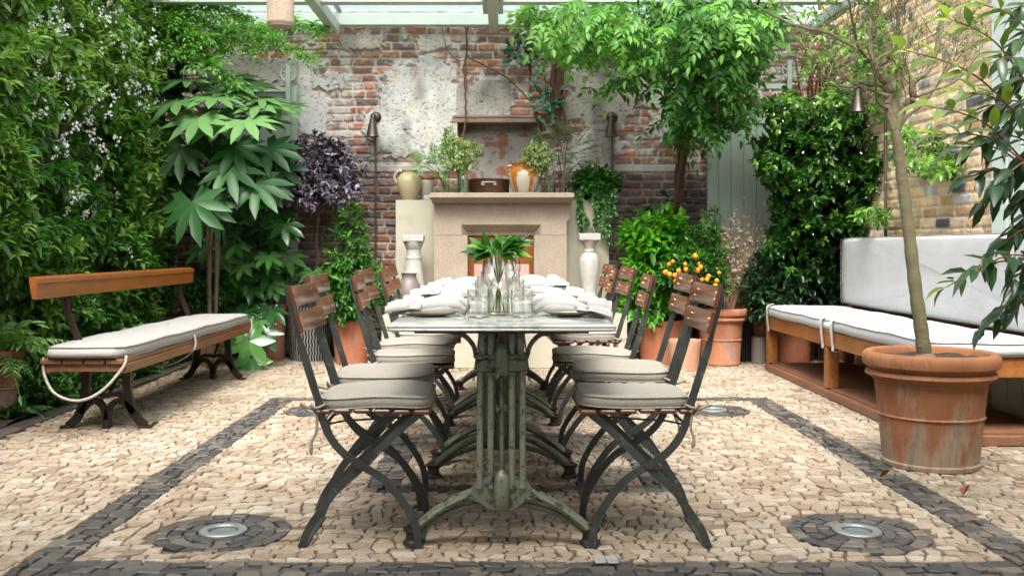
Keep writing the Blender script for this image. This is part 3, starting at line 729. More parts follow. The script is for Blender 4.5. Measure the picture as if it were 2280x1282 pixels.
# ------------------------------------------------------------ glass roof
rf = thing('glass_roof', 'pale sage painted timber lean-to roof frame with glass panes over the yard', 'roof', (0, 7.8, 3.0))
def rbox(nm, mat_, *a, **k):
    m = MB(); m.box(*a, **k); return m.build(nm, mat_, rf, org=(0, 7.8, 3.0))
rbox('wall_beam', M['beam'], -3.4, 3.05, 8.68, 8.78, ZZ(57, 8.7), ZZ(32, 8.7), bev=.004)
rbox('purlin', M['beam'], -3.4, 3.05, 7.75, 7.85, ZZ(9, 7.8), ZZ(9, 7.8) + .13, bev=.004)
for xr in (-2.93, -1.5, -.072, 1.36, 2.79):
    m = MB(); m.box(xr - .042, xr + .042, 2.2, 8.676, 2.93, 3.03, bev=.004)
    if abs(xr + .07) < .05:
        m.box(xr - .085, xr - .044, 7.4, 8.2, 2.985, 3.05); m.box(xr + .044, xr + .085, 7.4, 8.2, 2.985, 3.05)
    m.build('rafter', M['beam'], rf, org=(0, 7.8, 3.0))
for k in range(4):
    x0 = (-2.93, -1.5, -.072, 1.36)[k]
    rbox('glass_pane', M['roofglass'], x0 + .01, x0 + 1.41, 7.1, 8.99, 3.172, 3.180)
m = MB()
for k in range(4): m.box((-2.9, -1.5, -.072, 1.36)[k] - .02, (-2.9, -1.5, -.072, 1.36)[k] + .02, 7.0, 8.95, 3.182, 3.2)
m.box(-3.3, 3.0, 8.86, 8.93, 3.1, 3.16)
m.build('glazing_bar', M['beam'], rf, org=(0, 7.8, 3.0))

# ------------------------------------------------------------ sliding doors
def sliding_door(x0, x1, ztop, lab, pulleys, side):
    D = 8.9; t = thing('sliding_door', lab, 'door', ((x0 + x1) / 2, D, 0)); og = ((x0 + x1) / 2, D, 0)
    m = MB(); n = int((x1 - x0 - .2) / .115); xs = [x0 + .1 + (x1 - x0 - .2) * k / n for k in range(n + 1)]
    for k in range(n): m.box(xs[k] + .003, xs[k + 1] - .003, D, D + .03, .12, ztop - .1, bev=.003)
    m.box(x0 + .1, x1 - .1, D + .012, D + .034, .12, ztop - .1)
    m.build('board_panel', M['sage'], t, org=og)
    for a in ((x0, x0 + .1), (x1 - .1, x1)):
        m = MB(); m.box(a[0], a[1], D - .015, D + .035, .03, ztop, bev=.004)
        for zz in np.arange(.3, ztop - .1, .22): m.lathe([(.007, 0), (.001, .004)], c=(0, 0, 0), n=6) if False else m.box((a[0] + a[1]) / 2 - .006, (a[0] + a[1]) / 2 + .006, D - .019, D - .015, zz, zz + .012)
        m.build('door_stile', M['sage'], t, org=og)
    for zz in (.03, ztop - .1):
        m = MB(); m.box(x0 + .1, x1 - .1, D - .012, D + .033, zz, zz + .1, bev=.004); m.build('door_rail', M['sage'], t, org=og)
    for (px, zc, zb, r_) in pulleys:
        m = MB(); xc = px
        m.box(xc - .022, xc + .022, D - .055, D - .045, zb, zc + .08, bev=.003)
        for b in (zb + .06, zb + .2, zc - .12): m.box(xc - .008, xc + .008, D - .06, D - .055, b, b + .016)
        s_ = m.build('hanger_strap', M['sage'], t, org=og)
        m = MB(); seg = 28
        for (ra, rb) in ((r_ * .82, r_), (.0, r_ * .3)):
            P = [[(xc + r * math.cos(2 * PI * k / seg), yq, zc + r * math.sin(2 * PI * k / seg)) for k in range(seg)] for (r, yq) in ((max(ra, .001), D - .04), (rb, D - .043), (rb, D - .02), (max(ra, .001), D - .02), (max(ra, .001), D - .04))]
            m.grid(P, closed=True)
        for k in range(5):
            a = 2 * PI * k / 5 + .4; m.tube([(xc + .01 * math.cos(a), D - .032, zc + .01 * math.sin(a)), (xc + r_ * .86 * math.cos(a), D - .032, zc + r_ * .86 * math.sin(a))], .007, n=6)
        m.build('pulley_wheel', M['sage'], s_, org=og, smooth=True)
    return t, og
t, og = sliding_door(XX(462, 8.9), XX(662, 8.9), ZZ(195, 8.9), 'sage green boarded sliding door behind the large-leaved plant at left', [(XX(644, 8.9), ZZ(165, 8.9), ZZ(320, 8.9), .075)], 1)
m = MB(); m.box(XX(462, 8.9), XX(638, 8.9), 8.86, 8.875, ZZ(206, 8.9), ZZ(196, 8.9)); m.build('top_bar', M['sage'], t, org=og)
t, og = sliding_door(XX(1575, 8.9), 2.92, ZZ(252, 8.9), 'sage green boarded sliding door behind the dry stems at right', [(XX(1755, 8.9), ZZ(158, 8.9), ZZ(262, 8.9), .07), (XX(1592, 8.9), ZZ(158, 8.9), ZZ(262, 8.9), .07)], -1)
m = MB(); m.box(XX(1604, 8.9), XX(1746, 8.9), 8.86, 8.875, ZZ(199, 8.9), ZZ(188, 8.9)); m.build('top_bar', M['sage'], t, org=og)
m = MB(); m.box(2.90, 2.955, 3.9, 5.72, 0.0, 3.3, bev=.004)
for yy in np.arange(4.1, 5.6, .16): m.box(2.896, 2.9, yy, yy + .004, .1, 3.2)
tag(m.build('green_door', M['beam'], org=(2.93, 4.8, 0)), 'pale green painted door edge at the far right beyond the banquette', 'door')

# ------------------------------------------------------------ fireplace
fp = thing('fireplace', 'stone fireplace surround with copper panel set between cream plinths on a raised hearth', 'fireplace', (0, 8.6, 0)); fo = (0, 8.6, 0)
def fbox(nm, mt, *a, **k):
    m = MB(); m.box(*a, **k); return m.build(nm, mt, fp, org=fo)
fx0, fx1 = XX(966, 8.35), XX(1268, 8.35)
fbox('chimney_plinth', M['cream'], XX(882, 8.6), fx0 + .012, 8.56, 8.98, .44, ZZ(446, 8.6), bev=.004)
fbox('chimney_plinth', M['cream'], fx1 - .012, XX(1355, 8.6), 8.56, 8.98, .44, ZZ(446, 8.6), bev=.004)
fbox('hearth', M['cream'], -1.0, 1.045, 8.04, 8.98, 0, .44, bev=.006)
zm0, zm1 = ZZ(449, 8.3), ZZ(430, 8.3)
m = MB(); a0, a1 = XX(958, 8.25), XX(1278, 8.25)
m.box(a0, a1, 8.20, 8.97, ZZ(441, 8.25), ZZ(430, 8.25), bev=.004)
m.prismx([(8.205, ZZ(441, 8.25) - .001), (8.33, ZZ(451, 8.25)), (8.96, ZZ(451, 8.25)), (8.96, ZZ(441, 8.25) - .001)], a0 + .01, a1 - .01); m.build('mantel_shelf', M['stone'], fp, org=fo)
zl = ZZ(524, 8.35); ox0, ox1 = XX(1041, 8.35), XX(1189, 8.35); zt = ZZ(451, 8.25) - .002
m = MB(); bz = ZZ(500, 8.35)
m.prism([(fx0, zl + .002), (fx0, zt), (fx1, zt), (fx1, ZZ(487, 8.35)), (fx1 - .025, ZZ(491, 8.35)), (fx1 - .025, zl + .002), (XX(1204, 8.35) - .0, zl + .002), (XX(1204, 8.35), bz), (XX(1027, 8.35), bz), (XX(1027, 8.35), zl + .002)], 8.35, 8.97)
# sloped soffit under the lintel
m.add([(XX(1027, 8.35), 8.351, bz), (XX(1204, 8.35), 8.351, bz), (XX(1189, 8.35), 8.44, ZZ(517, 8.35)), (XX(1042, 8.35), 8.44, ZZ(517, 8.35)),
       (XX(1204, 8.35), 8.351, zl + .002), (XX(1189, 8.35), 8.44, zl + .002), (XX(1027, 8.35), 8.351, zl + .002), (XX(1042, 8.35), 8.44, zl + .002)], [(0, 1, 2, 3), (1, 4, 5, 2), (0, 3, 7, 6), (3, 2, 5, 7)])
m.build('lintel', M['stone'], fp, org=fo)
for (a, b) in ((fx0, ox0), (ox1, fx1 - .022)):
    m = MB(); m.box(a, b, 8.352, 8.97, .442, zl, bev=.003); m.build('jamb', M['stone'], fp, org=fo)
fbox('fire_panel', M['copper'], ox0, ox1, 8.47, 8.5, .442, zl + .05)

# pedestal columns standing on the hearth
def turned(nm, lab, px, D, prof, mat_, blocks=(), grp=None, cat='pedestal'):
    X = XX(px, D); t = thing(nm, lab, cat, (X, D, .442), group=grp)
    m = MB(); m.lathe(prof, n=28); m.build('shaft', mat_, t, smooth=True)
    for (nmb, w, z0, z1) in blocks:
        m = MB(); m.box(-w, w, -w, w, z0, z1, bev=.006); m.build(nmb, mat_, t)
    return t
turned('stone_pedestal', 'white weathered stone pedestal with plain tapering shaft left of the fireplace', 921, 8.3,
       [(.13, .05), (.125, .1), (.11, .16), (.088, .26), (.072, .40), (.066, .46), (.07, .465), (.07, .485), (.062, .49), (.06, .545), (.064, .55), (.075, .58), (.088, .61), (.0885, .615)], M['whitestone'],
       [('base_block', .14, 0, .05), ('capital_block', .09, .615, .67)])
turned('stone_pedestal', 'white stone baluster pedestal with swelling belly right of the fireplace', 1312, 8.3,
       [(.10, .05), (.075, .07), (.06, .14), (.062, .2), (.075, .28), (.085, .36), (.088, .43), (.083, .48), (.06, .51), (.045, .525), (.05, .53), (.05, .545), (.045, .55), (.055, .59), (.08, .62), (.082, .625)], M['whitestone'],
       [('base_block', .11, 0, .05), ('capital_block', .09, .625, .685)])
m = MB(); m.lathe([(.06, 0), (.09, .03), (.115, .09), (.105, .14), (.07, .18), (.058, .195), (.06, .215), (.068, .222), (.06, .222), (.05, .2), (.04, .18)], n=32)
X = XX(911, 8.15); m.v = [(x * 1.05, y * 1.05, z * 1.57) for x, y, z in m.v]; o = m.build('clay_vase', M['clayjar'], smooth=True); o.location = (X, 8.15, .442); tag(o, 'round grey brown clay vase on the hearth beside the left pedestal', 'vase')

# ------------------------------------------------------------ mantel objects
ZS = ZZ(430, 8.25) + .001; ZP = ZZ(446, 8.6) + .001
t = thing('stoneware_jug', 'cream stoneware jug with side handle on the left end of the fireplace', 'jug', (XX(910, 8.62), 8.66, ZP))
m = MB(); m.lathe([(.055, 0), (.075, .03), (.1, .10), (.112, .16), (.105, .2), (.075, .235), (.058, .248), (.06, .262), (.066, .268), (.058, .268), (.05, .25), (.04, .2)], n=32); m.build('body', M['jug'], t, smooth=True)
m = MB(); m.tube([v_ for v_ in smoothpath([(-.055, 0, .255), (-.09, 0, .265), (-.125, 0, .235), (-.13, 0, .19), (-.105, 0, .15)])], .012, n=8); m.build('handle', M['jug'], t, smooth=True)
m = MB(); m.lathe([(.055, 0), (.062, .02), (.064, .15), (.06, .185), (.05, .2), (.052, .21), (.06, .215)], n=28); m.lathe([(.0605, .198), (.066, .206), (.064, .22), (.05, .222), (.045, .19)], n=28, mi=1, capb=False)
o = m.build('storage_jar', [M['jar'], M['amber']], smooth=True); o.location = (XX(948, 8.72), 8.78, ZP); tag(o, 'white stoneware jar with amber rim behind the cream jug', 'jar')
m = MB(); m.box(-.028, .028, -.028, .028, 0, .045, bev=.004); m.lathe([(.003, .045), (.002, .06)], n=6, mi=1)
o = m.build('square_candle', [M['whitestone'], M['blackwood']]); o.location = (XX(951, 8.6), 8.6, ZP); tag(o, 'small white square candle block at the left foot of the mantel shelf', 'candle')
m = MB(); m.lathe([(.085, 0), (.1, .02), (.102, .07), (.09, .085), (.093, .1), (.08, .1), (.075, .04)], n=28)
o = m.build('low_bowl', M['jug'], smooth=True); o.location = (XX(1000, 8.75), 8.72, ZS); tag(o, 'low olive stoneware bowl behind the slim glass vase on the mantel', 'bowl')
t = thing('copper_pan', 'wide dark copper pan with riveted handle seen on the mantel centre', 'pan', (XX(1089, 8.65), 8.66, ZS))
m = MB(); m.lathe([(.17, 0), (.178, .01), (.186, .135), (.192, .142), (.184, .142), (.176, .02)], n=40); m.build('pan_body', M['coppan'], t, smooth=True)
m = MB(); m.tube(smoothpath([(-.05, -.178, .1), (-.05, -.2, .106), (.05, -.2, .106), (.05, -.178, .1)]), .007, n=6)
for s_ in (-1, 1): m.lathe([(.018, .078), (.02, .09), (.016, .112), (.002, .118)], c=(s_ * .052, -.186, 0), n=10)
m.build('handle', M['steelring'], t, smooth=True)
t = thing('glazed_jar', 'amber and white dripped glaze confit jar with two ears on the mantel', 'jar', (XX(1168, 8.55), 8.5, ZS))
def jz(mat_i):
    return [(.085, 0), (.098, .02), (.128, .09), (.142, .15), (.14, .19), (.12, .225), (.105, .24), (.105, .262), (.114, .27), (.105, .275), (.09, .268), (.085, .2)]
m = MB(); m.lathe(jz(0), n=64)
for i, f in enumerate(m.f):
    a = [m.v[q] for q in f]; cz = sum(p[2] for p in a) / len(a); an = math.atan2(sum(p[1] for p in a), sum(p[0] for p in a))
    dr = .17 - .11 * max(0, math.sin(an * 5 + .8)) ** 3 * 1.3
    m.m[i] = 1 if (cz > dr or (math.sin(an * 5 + .8) > .72 and cz > .02)) else 0
m.build('body', [M['jar'], M['amber']], t, smooth=True)
for s_ in (-1, 1):
    m = MB(); m.tube(smoothpath([(s_ * .10, 0, .245), (s_ * .145, 0, .25), (s_ * .163, 0, .22), (s_ * .15, 0, .18), (s_ * .132, 0, .165)]), .013, n=8); m.build('ear', M['amber'], t, smooth=True)
def glass_vase(px, D, z, r0, r1, h, lab, mat_stem, nst, water=.6, org_=None):
    X = XX(px, D); t = thing('glass_vase', lab, 'vase', (X, D, z), group='glass vases on the mantel')
    m = MB(); m.lathe([(r0, 0), (r0, .003), (r0 * 1.0, h * .5), (r1, h), (r1 - .002, h), (r0 - .003, h * .5), (r0 - .003, .008), (.001, .008)], n=24, capb=True); m.build('glass_body', M['glass'], t, smooth=True)
    m = MB(); m.lathe([(r0 - .004, .009), (r0 - .004, h * water), (.001, h * water)], n=20); m.build('water', M['water'], t, smooth=True)
    return t
glass_vase(993, 8.45, ZS, .028, .035, .2, 'slim clear glass vase of ferny sprays at the left of the mantel', None, 0)
glass_vase(1031, 8.4, ZS, .05, .04, .155, 'squat glass vase with yellow green stems left of the copper pan', None, 0)
glass_vase(1224, 8.42, ZS, .05, .042, .17, 'squat glass vase with yellow stems right of the amber jar', None, 0)
glass_vase(1253, 8.4, ZS, .032, .036, .19, 'tall clear glass vase of brown stems at the right end of the mantel', None, 0)

def bouquet(nm, lab, base, crown_c, crown_r, n, leafm, ln, wr, kind='sprig', stemm=None, tone=(.3, .8), young=.3, seed=1, nst=9, cat='foliage'):
    rs = np.random.RandomState(seed); t = thing(nm, lab, cat, base)
    m = MB(); L = Leaves(); rr = random.Random(seed); base = Vector(base)
    P, D = blob_pts(crown_c, crown_r, n, .3, .3, seed)
    cv = Vector(crown_c)
    for k in range(nst):
        q = P[rr.randrange(len(P))]; q = Vector(q); b0 = base + Vector((rr.uniform(-.015, .015), rr.uniform(-.015, .015), .012))
        mid = b0.lerp(q, .5) + Vector(((b0.x - q.x) * .15, 0, .03)); m.tube(smoothpath([b0, mid, q], 4), .0028, n=4)
    m.build('stems', stemm or M['greenstem'], t, org=base)
    if kind == 'sprig': sprigs(L, P, D, ln, 6, wr, tone, young, rs=rs)
    else:
        for p, d in zip(P, D):
            frond(L, Vector(p) , Vector(d) + Vector((0, 0, .3)), (0, -.4, 1), ln, 9, ln * .28, .2, rs.uniform(*tone), .4, rs=rs)
    L.build('leaves', leafm, t, org=base); return t
bouquet('foliage_spray', 'ferny bright green sprays leaning left out of the slim mantel vase', (XX(993, 8.45), 8.45, ZS + .01), at(968, 362, 8.45), (.20, .1, .09), 46, M['fern'], .16, .2, 'frond', tone=(.5, .9), seed=3)
bouquet('foliage_spray', 'pale variegated leafy spray in the squat vase left of the pan', (XX(1031, 8.4), 8.4, ZS + .01), at(1022, 345, 8.42), (.17, .12, .15), 330, M['varieg'], .03, .5, tone=(.1, .8), seed=4)
bouquet('foliage_spray', 'pale variegated spray rising highest at the left of the mantel', (XX(1026, 8.44), 8.44, ZS + .01), at(999, 315, 8.46), (.05, .05, .12), 90, M['varieg'], .03, .5, tone=(.1, .6), seed=5, nst=3)
bouquet('foliage_spray', 'pale variegated leafy spray right of the amber jar', (XX(1224, 8.42), 8.42, ZS + .01), at(1196, 350, 8.4), (.13, .1, .12), 210, M['varieg'], .03, .5, tone=(.1, .8), seed=6)
bouquet('foliage_spray', 'tall feathery dark green sprays at the right end of the mantel', (XX(1253, 8.4), 8.4, ZS + .01), at(1258, 328, 8.45), (.23, .14, .17), 100, M['conif'], .14, .2, 'frond', M['vinebark'], tone=(.2, .8), seed=7)

# ivy pot on the right plinth
t = thing('small_terracotta_pot', 'small terracotta pot of trailing ivy on the right plinth of the fireplace', 'pot', (XX(1328, 8.65), 8.68, ZP))
m = MB(); m.lathe([(.05, 0), (.065, .05), (.07, .055), (.072, .075), (.062, .075), (.055, .04)], n=28); m.build('body', M['terra2'], t, smooth=True)
m = MB(); m.lathe([(.06, .066), (.001, .068)], n=20, capb=False); m.build('soil', M['soil'], t)
t = thing('trailing_ivy', 'dark ivy and grassy leaves trailing from the small pot at the fireplace right end', 'ivy', (XX(1328, 8.65), 8.68, ZP + .07)); og = tuple(t.location)
L = Leaves(); m = MB(); rr = random.Random(5); rs = np.random.RandomState(8)
P, D = blob_pts(at(1325, 412, 8.6), (.19, .13, .12), 330, .3, .3, 12); sprigs(L, P, D, .05, 5, .55, (.1, .6), .15, rs=rs)
for (px, ln_) in ((1290, .36), (1300, .27), (1322, .44), (1338, .28), (1352, .45), (1362, .2), (1344, .38)):
    b0 = at(px, 430, 8.5); pts = [Vector(og), b0 + Vector((0, 0, .03)), b0 + Vector((rr.uniform(-.02, .02), 0, -ln_ * .5)), b0 + Vector((rr.uniform(-.05, .05), 0, -ln_))]
    pts = smoothpath(pts, 10); m.tube(pts, .002, n=4)
    for q in pts[8:]:
        for k in range(3): L.add([q], [(rr.uniform(-1, 1), rr.uniform(-1, .2), rr.uniform(-1, .2))], [(0, -1, .5)], rr.uniform(.028, .045), .75, rr.uniform(.1, .7))
for k in range(60):
    d = Vector((rr.uniform(-.5, .5), rr.uniform(-.5, .5), 1)); L.add([Vector(og) + Vector((rr.uniform(-.04, .04), rr.uniform(-.04, .04), 0))], [d], [(rr.uniform(-1, 1), rr.uniform(-1, 1), .1)], rr.uniform(.15, .27), .07, rr.uniform(.4, .9), curl=.35)
m.build('stems', M['greenstem'], t, org=og); L.build('leaves', M['bay'], t, org=og)

# ------------------------------------------------------------ wall lamps
def wall_lamp(px, py, D, lab, z_end, side=None):
    if side is None:
        X = XX(px, D); Z0 = ZZ(py, D); t = thing('wall_lamp', lab, 'lamp', (X, YW, Z0), group='bronze wall lamps')
        A = lambda a, o_, z_: (a, -o_, z_)
        pipe_x = 0
    else:
        X = XR; Z0 = ZZ(py, D); t = thing('wall_lamp', lab, 'lamp', (XR, D, Z0), group='bronze wall lamps')
        A = lambda a, o_, z_: (-o_, a, z_)
    m = MB(); seg = 20; P = []
    for j in range(8):
        a = j / 7 * PI / 2; P.append([A(.055 * math.cos(a) * math.cos(2 * PI * k / seg), .02 + .05 * math.sin(a), .055 * math.cos(a) * math.sin(2 * PI * k / seg)) for k in range(seg)])
    m.grid(P, closed=True); m.build('back_dome', M['bronze'], t, smooth='all')
    ext = .12 if side is None else .26
    m = MB(); m.tube([A(0, .05, 0), A(-.005, ext, .035), A(-.02, ext + .01, -.03)], .010, n=8); m.build('arm', M['bronze'], t, smooth=True)
    m = MB(); c = A(-.02, ext + .01, 0)
    m.lathe([(.012, -.02), (.026, -.03), (.03, -.07), (.035, -.072), (.04, -.10), (.054, -.172), (.062, -.19), (.058, -.19), (.05, -.17), (.03, -.08)], c=c, n=28, capb=False); m.build('lamp_shade', M['bronze'], t, smooth=True)
    m = MB(); c1 = A(0, .05, -.04 if side is None else -.25); c2 = A(0, .05, z_end - Z0); m.tube([c1, c2], .0095 if side is None else .013, n=8); m.build('conduit', M['pipe'], t, smooth=True)
wall_lamp(838, 263, 9.0, 'bronze wall lamp on the back wall left of the fireplace', ZZ(600, 9))
wall_lamp(1362, 263, 9.0, 'bronze wall lamp on the back wall right of the fireplace', ZZ(392, 9))
wall_lamp(1987, 195, 7.42, 'bronze wall lamp on the yellow brick wall among the climber', .9, side=1)

# ------------------------------------------------------------ hanging jute lampshade
t = thing('pendant_shade', 'woven jute pendant shade hanging from the roof at top left', 'lampshade', (-1.42, 6.2, 2.42)); 
m = MB(); prof = []
for j in range(34): prof.append((.083 + .004 * math.sin(j * PI) + (.003 if j % 2 else 0) - (.012 if j < 2 else 0) + .004 * j / 33, j * .0095))
m.lathe(prof, n=36, wob=.015, capb=True, capt=True); m.build('woven_shade', M['basket'], t, smooth=True)
m = MB(); m.tube([(0, 0, .3), (-.04, 0, .52)], .006, n=6); m.build('cord', M['twine'], t)

# ------------------------------------------------------------ tables
def make_table(length, lab, loc):
    t = thing('cafe_table', lab, 'table', loc, group='marble topped tables in a row')
    W2 = .3725; m = MB()
    # slab with rounded rim: outline loops
    loops = []
    for (ins_, z_) in ((.010, .727), (.002, .729), (0, .734), (.002, .7365), (.0005, .740), (.001, .745), (.005, .749), (.010, .750)):
        cr = .014; pts = []
        for (sx, sy, a0) in ((1, 1, 0), (-1, 1, 90), (-1, -1, 180), (1, -1, 270)):
            cxx = sx * (W2 - cr); cyy = sy * (length / 2 - cr)
            for q in range(5):
                a = math.radians(a0 + q * 22.5); pts.append((cxx + (cr - ins_) * math.cos(a), cyy + (cr - ins_) * math.sin(a), z_))
        loops.append(pts)
    m.grid(loops, closed=True); nl = len(loops[0]); b = len(m.v)
    m.f.append(tuple(b - nl + k for k in range(nl))); m.m.append(0); m.f.append(tuple(range(nl - 1, -1, -1))); m.m.append(0)
    m.build('marble_top', M['marble'], t, smooth=True)
    m = MB(); m.box(-.285, .285, -length / 2 + .03, length / 2 - .03, .7195, .7265, bev=.002); m.build('underframe', M['blackwood'], t)
    for s_ in (-1, 1):
        y0 = s_ * (length / 2 - .13); m = MB()
        def rod(x, y_, z0, z1, r=.0105): m.tube([(x, y_, z0), (x, y_, z0 + .02), (x, y_, z1)], [r * 1.25, r, r], n=8)
        for yy in (y0 - .028, y0 + .028):
            for x in (-.073, -.037, .034, .070): rod(x, yy, .2, .60)
            for x in (-.066, -.036, .034, .064): rod(x, yy, .63, .72, .012)
        rod(0, y0, .22, .70, .009)
        # upper and lower castings
        m.box(-.088, .086, y0 - .04, y0 + .04, .585, .63, bev=.005); m.box(-.094, .092, y0 - .044, y0 + .044, .632, .645, bev=.004)
        m.box(-.05, .048, y0 - .045, y0 + .045, .575, .584, bev=.003)
        for (z0, z1, rr_) in ((.575, .665, .026), (.128, .245, .027)):
            m.lathe([(rr_ * .85, z0), (rr_, z0 + .006), (rr_, z1 - .015), (rr_ * .8, z1), (rr_ * .4, z1 + .012), (.002, z1 + .016)], c=(0, y0 - s_ * -.0 - .03, 0), n=16)
        m.prism([(-.085, .215), (-.05, .225), (.05, .225), (.085, .215), (.10, .19), (.115, .168), (.07, .15), (.04, .128), (-.04, .128), (-.07, .15), (-.115, .168), (-.10, .19)], y0 - .03, y0 + .03)
        for sx in (-1, 1):
            # top brackets
            m.ribbon(sp2([(sx * .088, .64), (sx * .095, .67), (sx * .12, .70), (sx * .155, .716), (sx * .2, .719)]), .014, y0, .03)
            # splayed feet, double arc
            for yo in (-.017, .017):
                m.tube(smoothpath([(sx * .095, y0 + yo, .178), (sx * .15, y0 + yo, .155), (sx * .21, y0 + yo, .121), (sx * .262, y0 + yo, .082), (sx * .295, y0 + yo, .05)], 5), [.013] * 21, n=8)
            m.tube(smoothpath([(sx * .05, y0, .138), (sx * .10, y0, .132), (sx * .17, y0, .112), (sx * .235, y0, .08), (sx * .275, y0, .05)], 5), [.010] * 21, n=8)
            m.lathe([(.030, 0), (.036, .004), (.034, .016), (.026, .022), (.025, .042), (.034, .05), (.035, .06), (.02, .068), (.002, .07)], c=(sx * .297, y0, 0), n=8, mi=1)
            m.lathe([(.017, .63), (.019, .634), (.001, .655)], c=(sx * .072, y0 - .04, 0), n=8)
        m.build('cast_pedestal', [M['tablegreen'], M['iron']], t, smooth=True)
    return t
make_table(1.22, 'nearest of the three marble topped tables with green cast iron pedestals', (0, 3.115 + .61, 0))
make_table(1.22, 'middle of the three marble topped tables in the row', (0, 4.345 + .61, 0))
make_table(1.38, 'farthest of the three marble topped tables closest to the fireplace', (0, 5.575 + .69, 0))

# ------------------------------------------------------------ cushions
def cushion_mesh(sx, sy, th, seed=0, nx=22, ny=22, expo=5, sag=.004, wv=.004):
    """puffy cushion with piping round its two edges"""
    rr = random.Random(seed); ph = [rr.uniform(0, 6) for _ in range(6)]
    m = MB(); N = 64; rim = []
    for k in range(N):
        a = 2 * PI * k / N; c, s_ = math.cos(a), math.sin(a)
        r = (abs(c) ** expo + abs(s_) ** expo) ** (-1 / expo); rim.append((c * r * sx / 2, s_ * r * sy / 2))
    def wave(x, y): return wv * (math.sin(x * 9 + ph[0]) + math.sin(y * 8 + ph[1]) + .6 * math.sin((x + y) * 17 + ph[2]))
    P = []
    rows = [(.02, 0), (.3, .0), (.55, 0), (.78, 0), (.9, 0), (.965, 0), (1.0, 1)]
    for (f, e) in rows:
        zz = th * .5 + th * .5 * (1 - f ** 4) ** .5 * .45 if f < 1 else th * .28
        P.append([(x * f, y * f, th * .5 + zz * .5 + wave(x * f, y * f) + (0 if f < 1 else 0)) for x, y in rim])
    top = P
    P = top + [[(x * 1.012, y * 1.012, th * .38 + wave(x, y)) for x, y in rim], [(x * 1.012, y * 1.012, th * .12 + wave(x, y)) for x, y in rim], [(x * .98, y * .98, -.001 + wave(x, y) * .6) for x, y in rim], [(x * .1, y * .1, 0) for x, y in rim]]
    m.grid(P, closed=True); 
    m2 = MB()
    for (f, z_) in ((1.004, th * .68), (1.004, th * .04)):
        pts = [(x * f, y * f, z_ + wave(x, y)) for x, y in rim]; m2.tube(pts + [pts[0]], .0032, n=5, cap=False)
    return m, m2

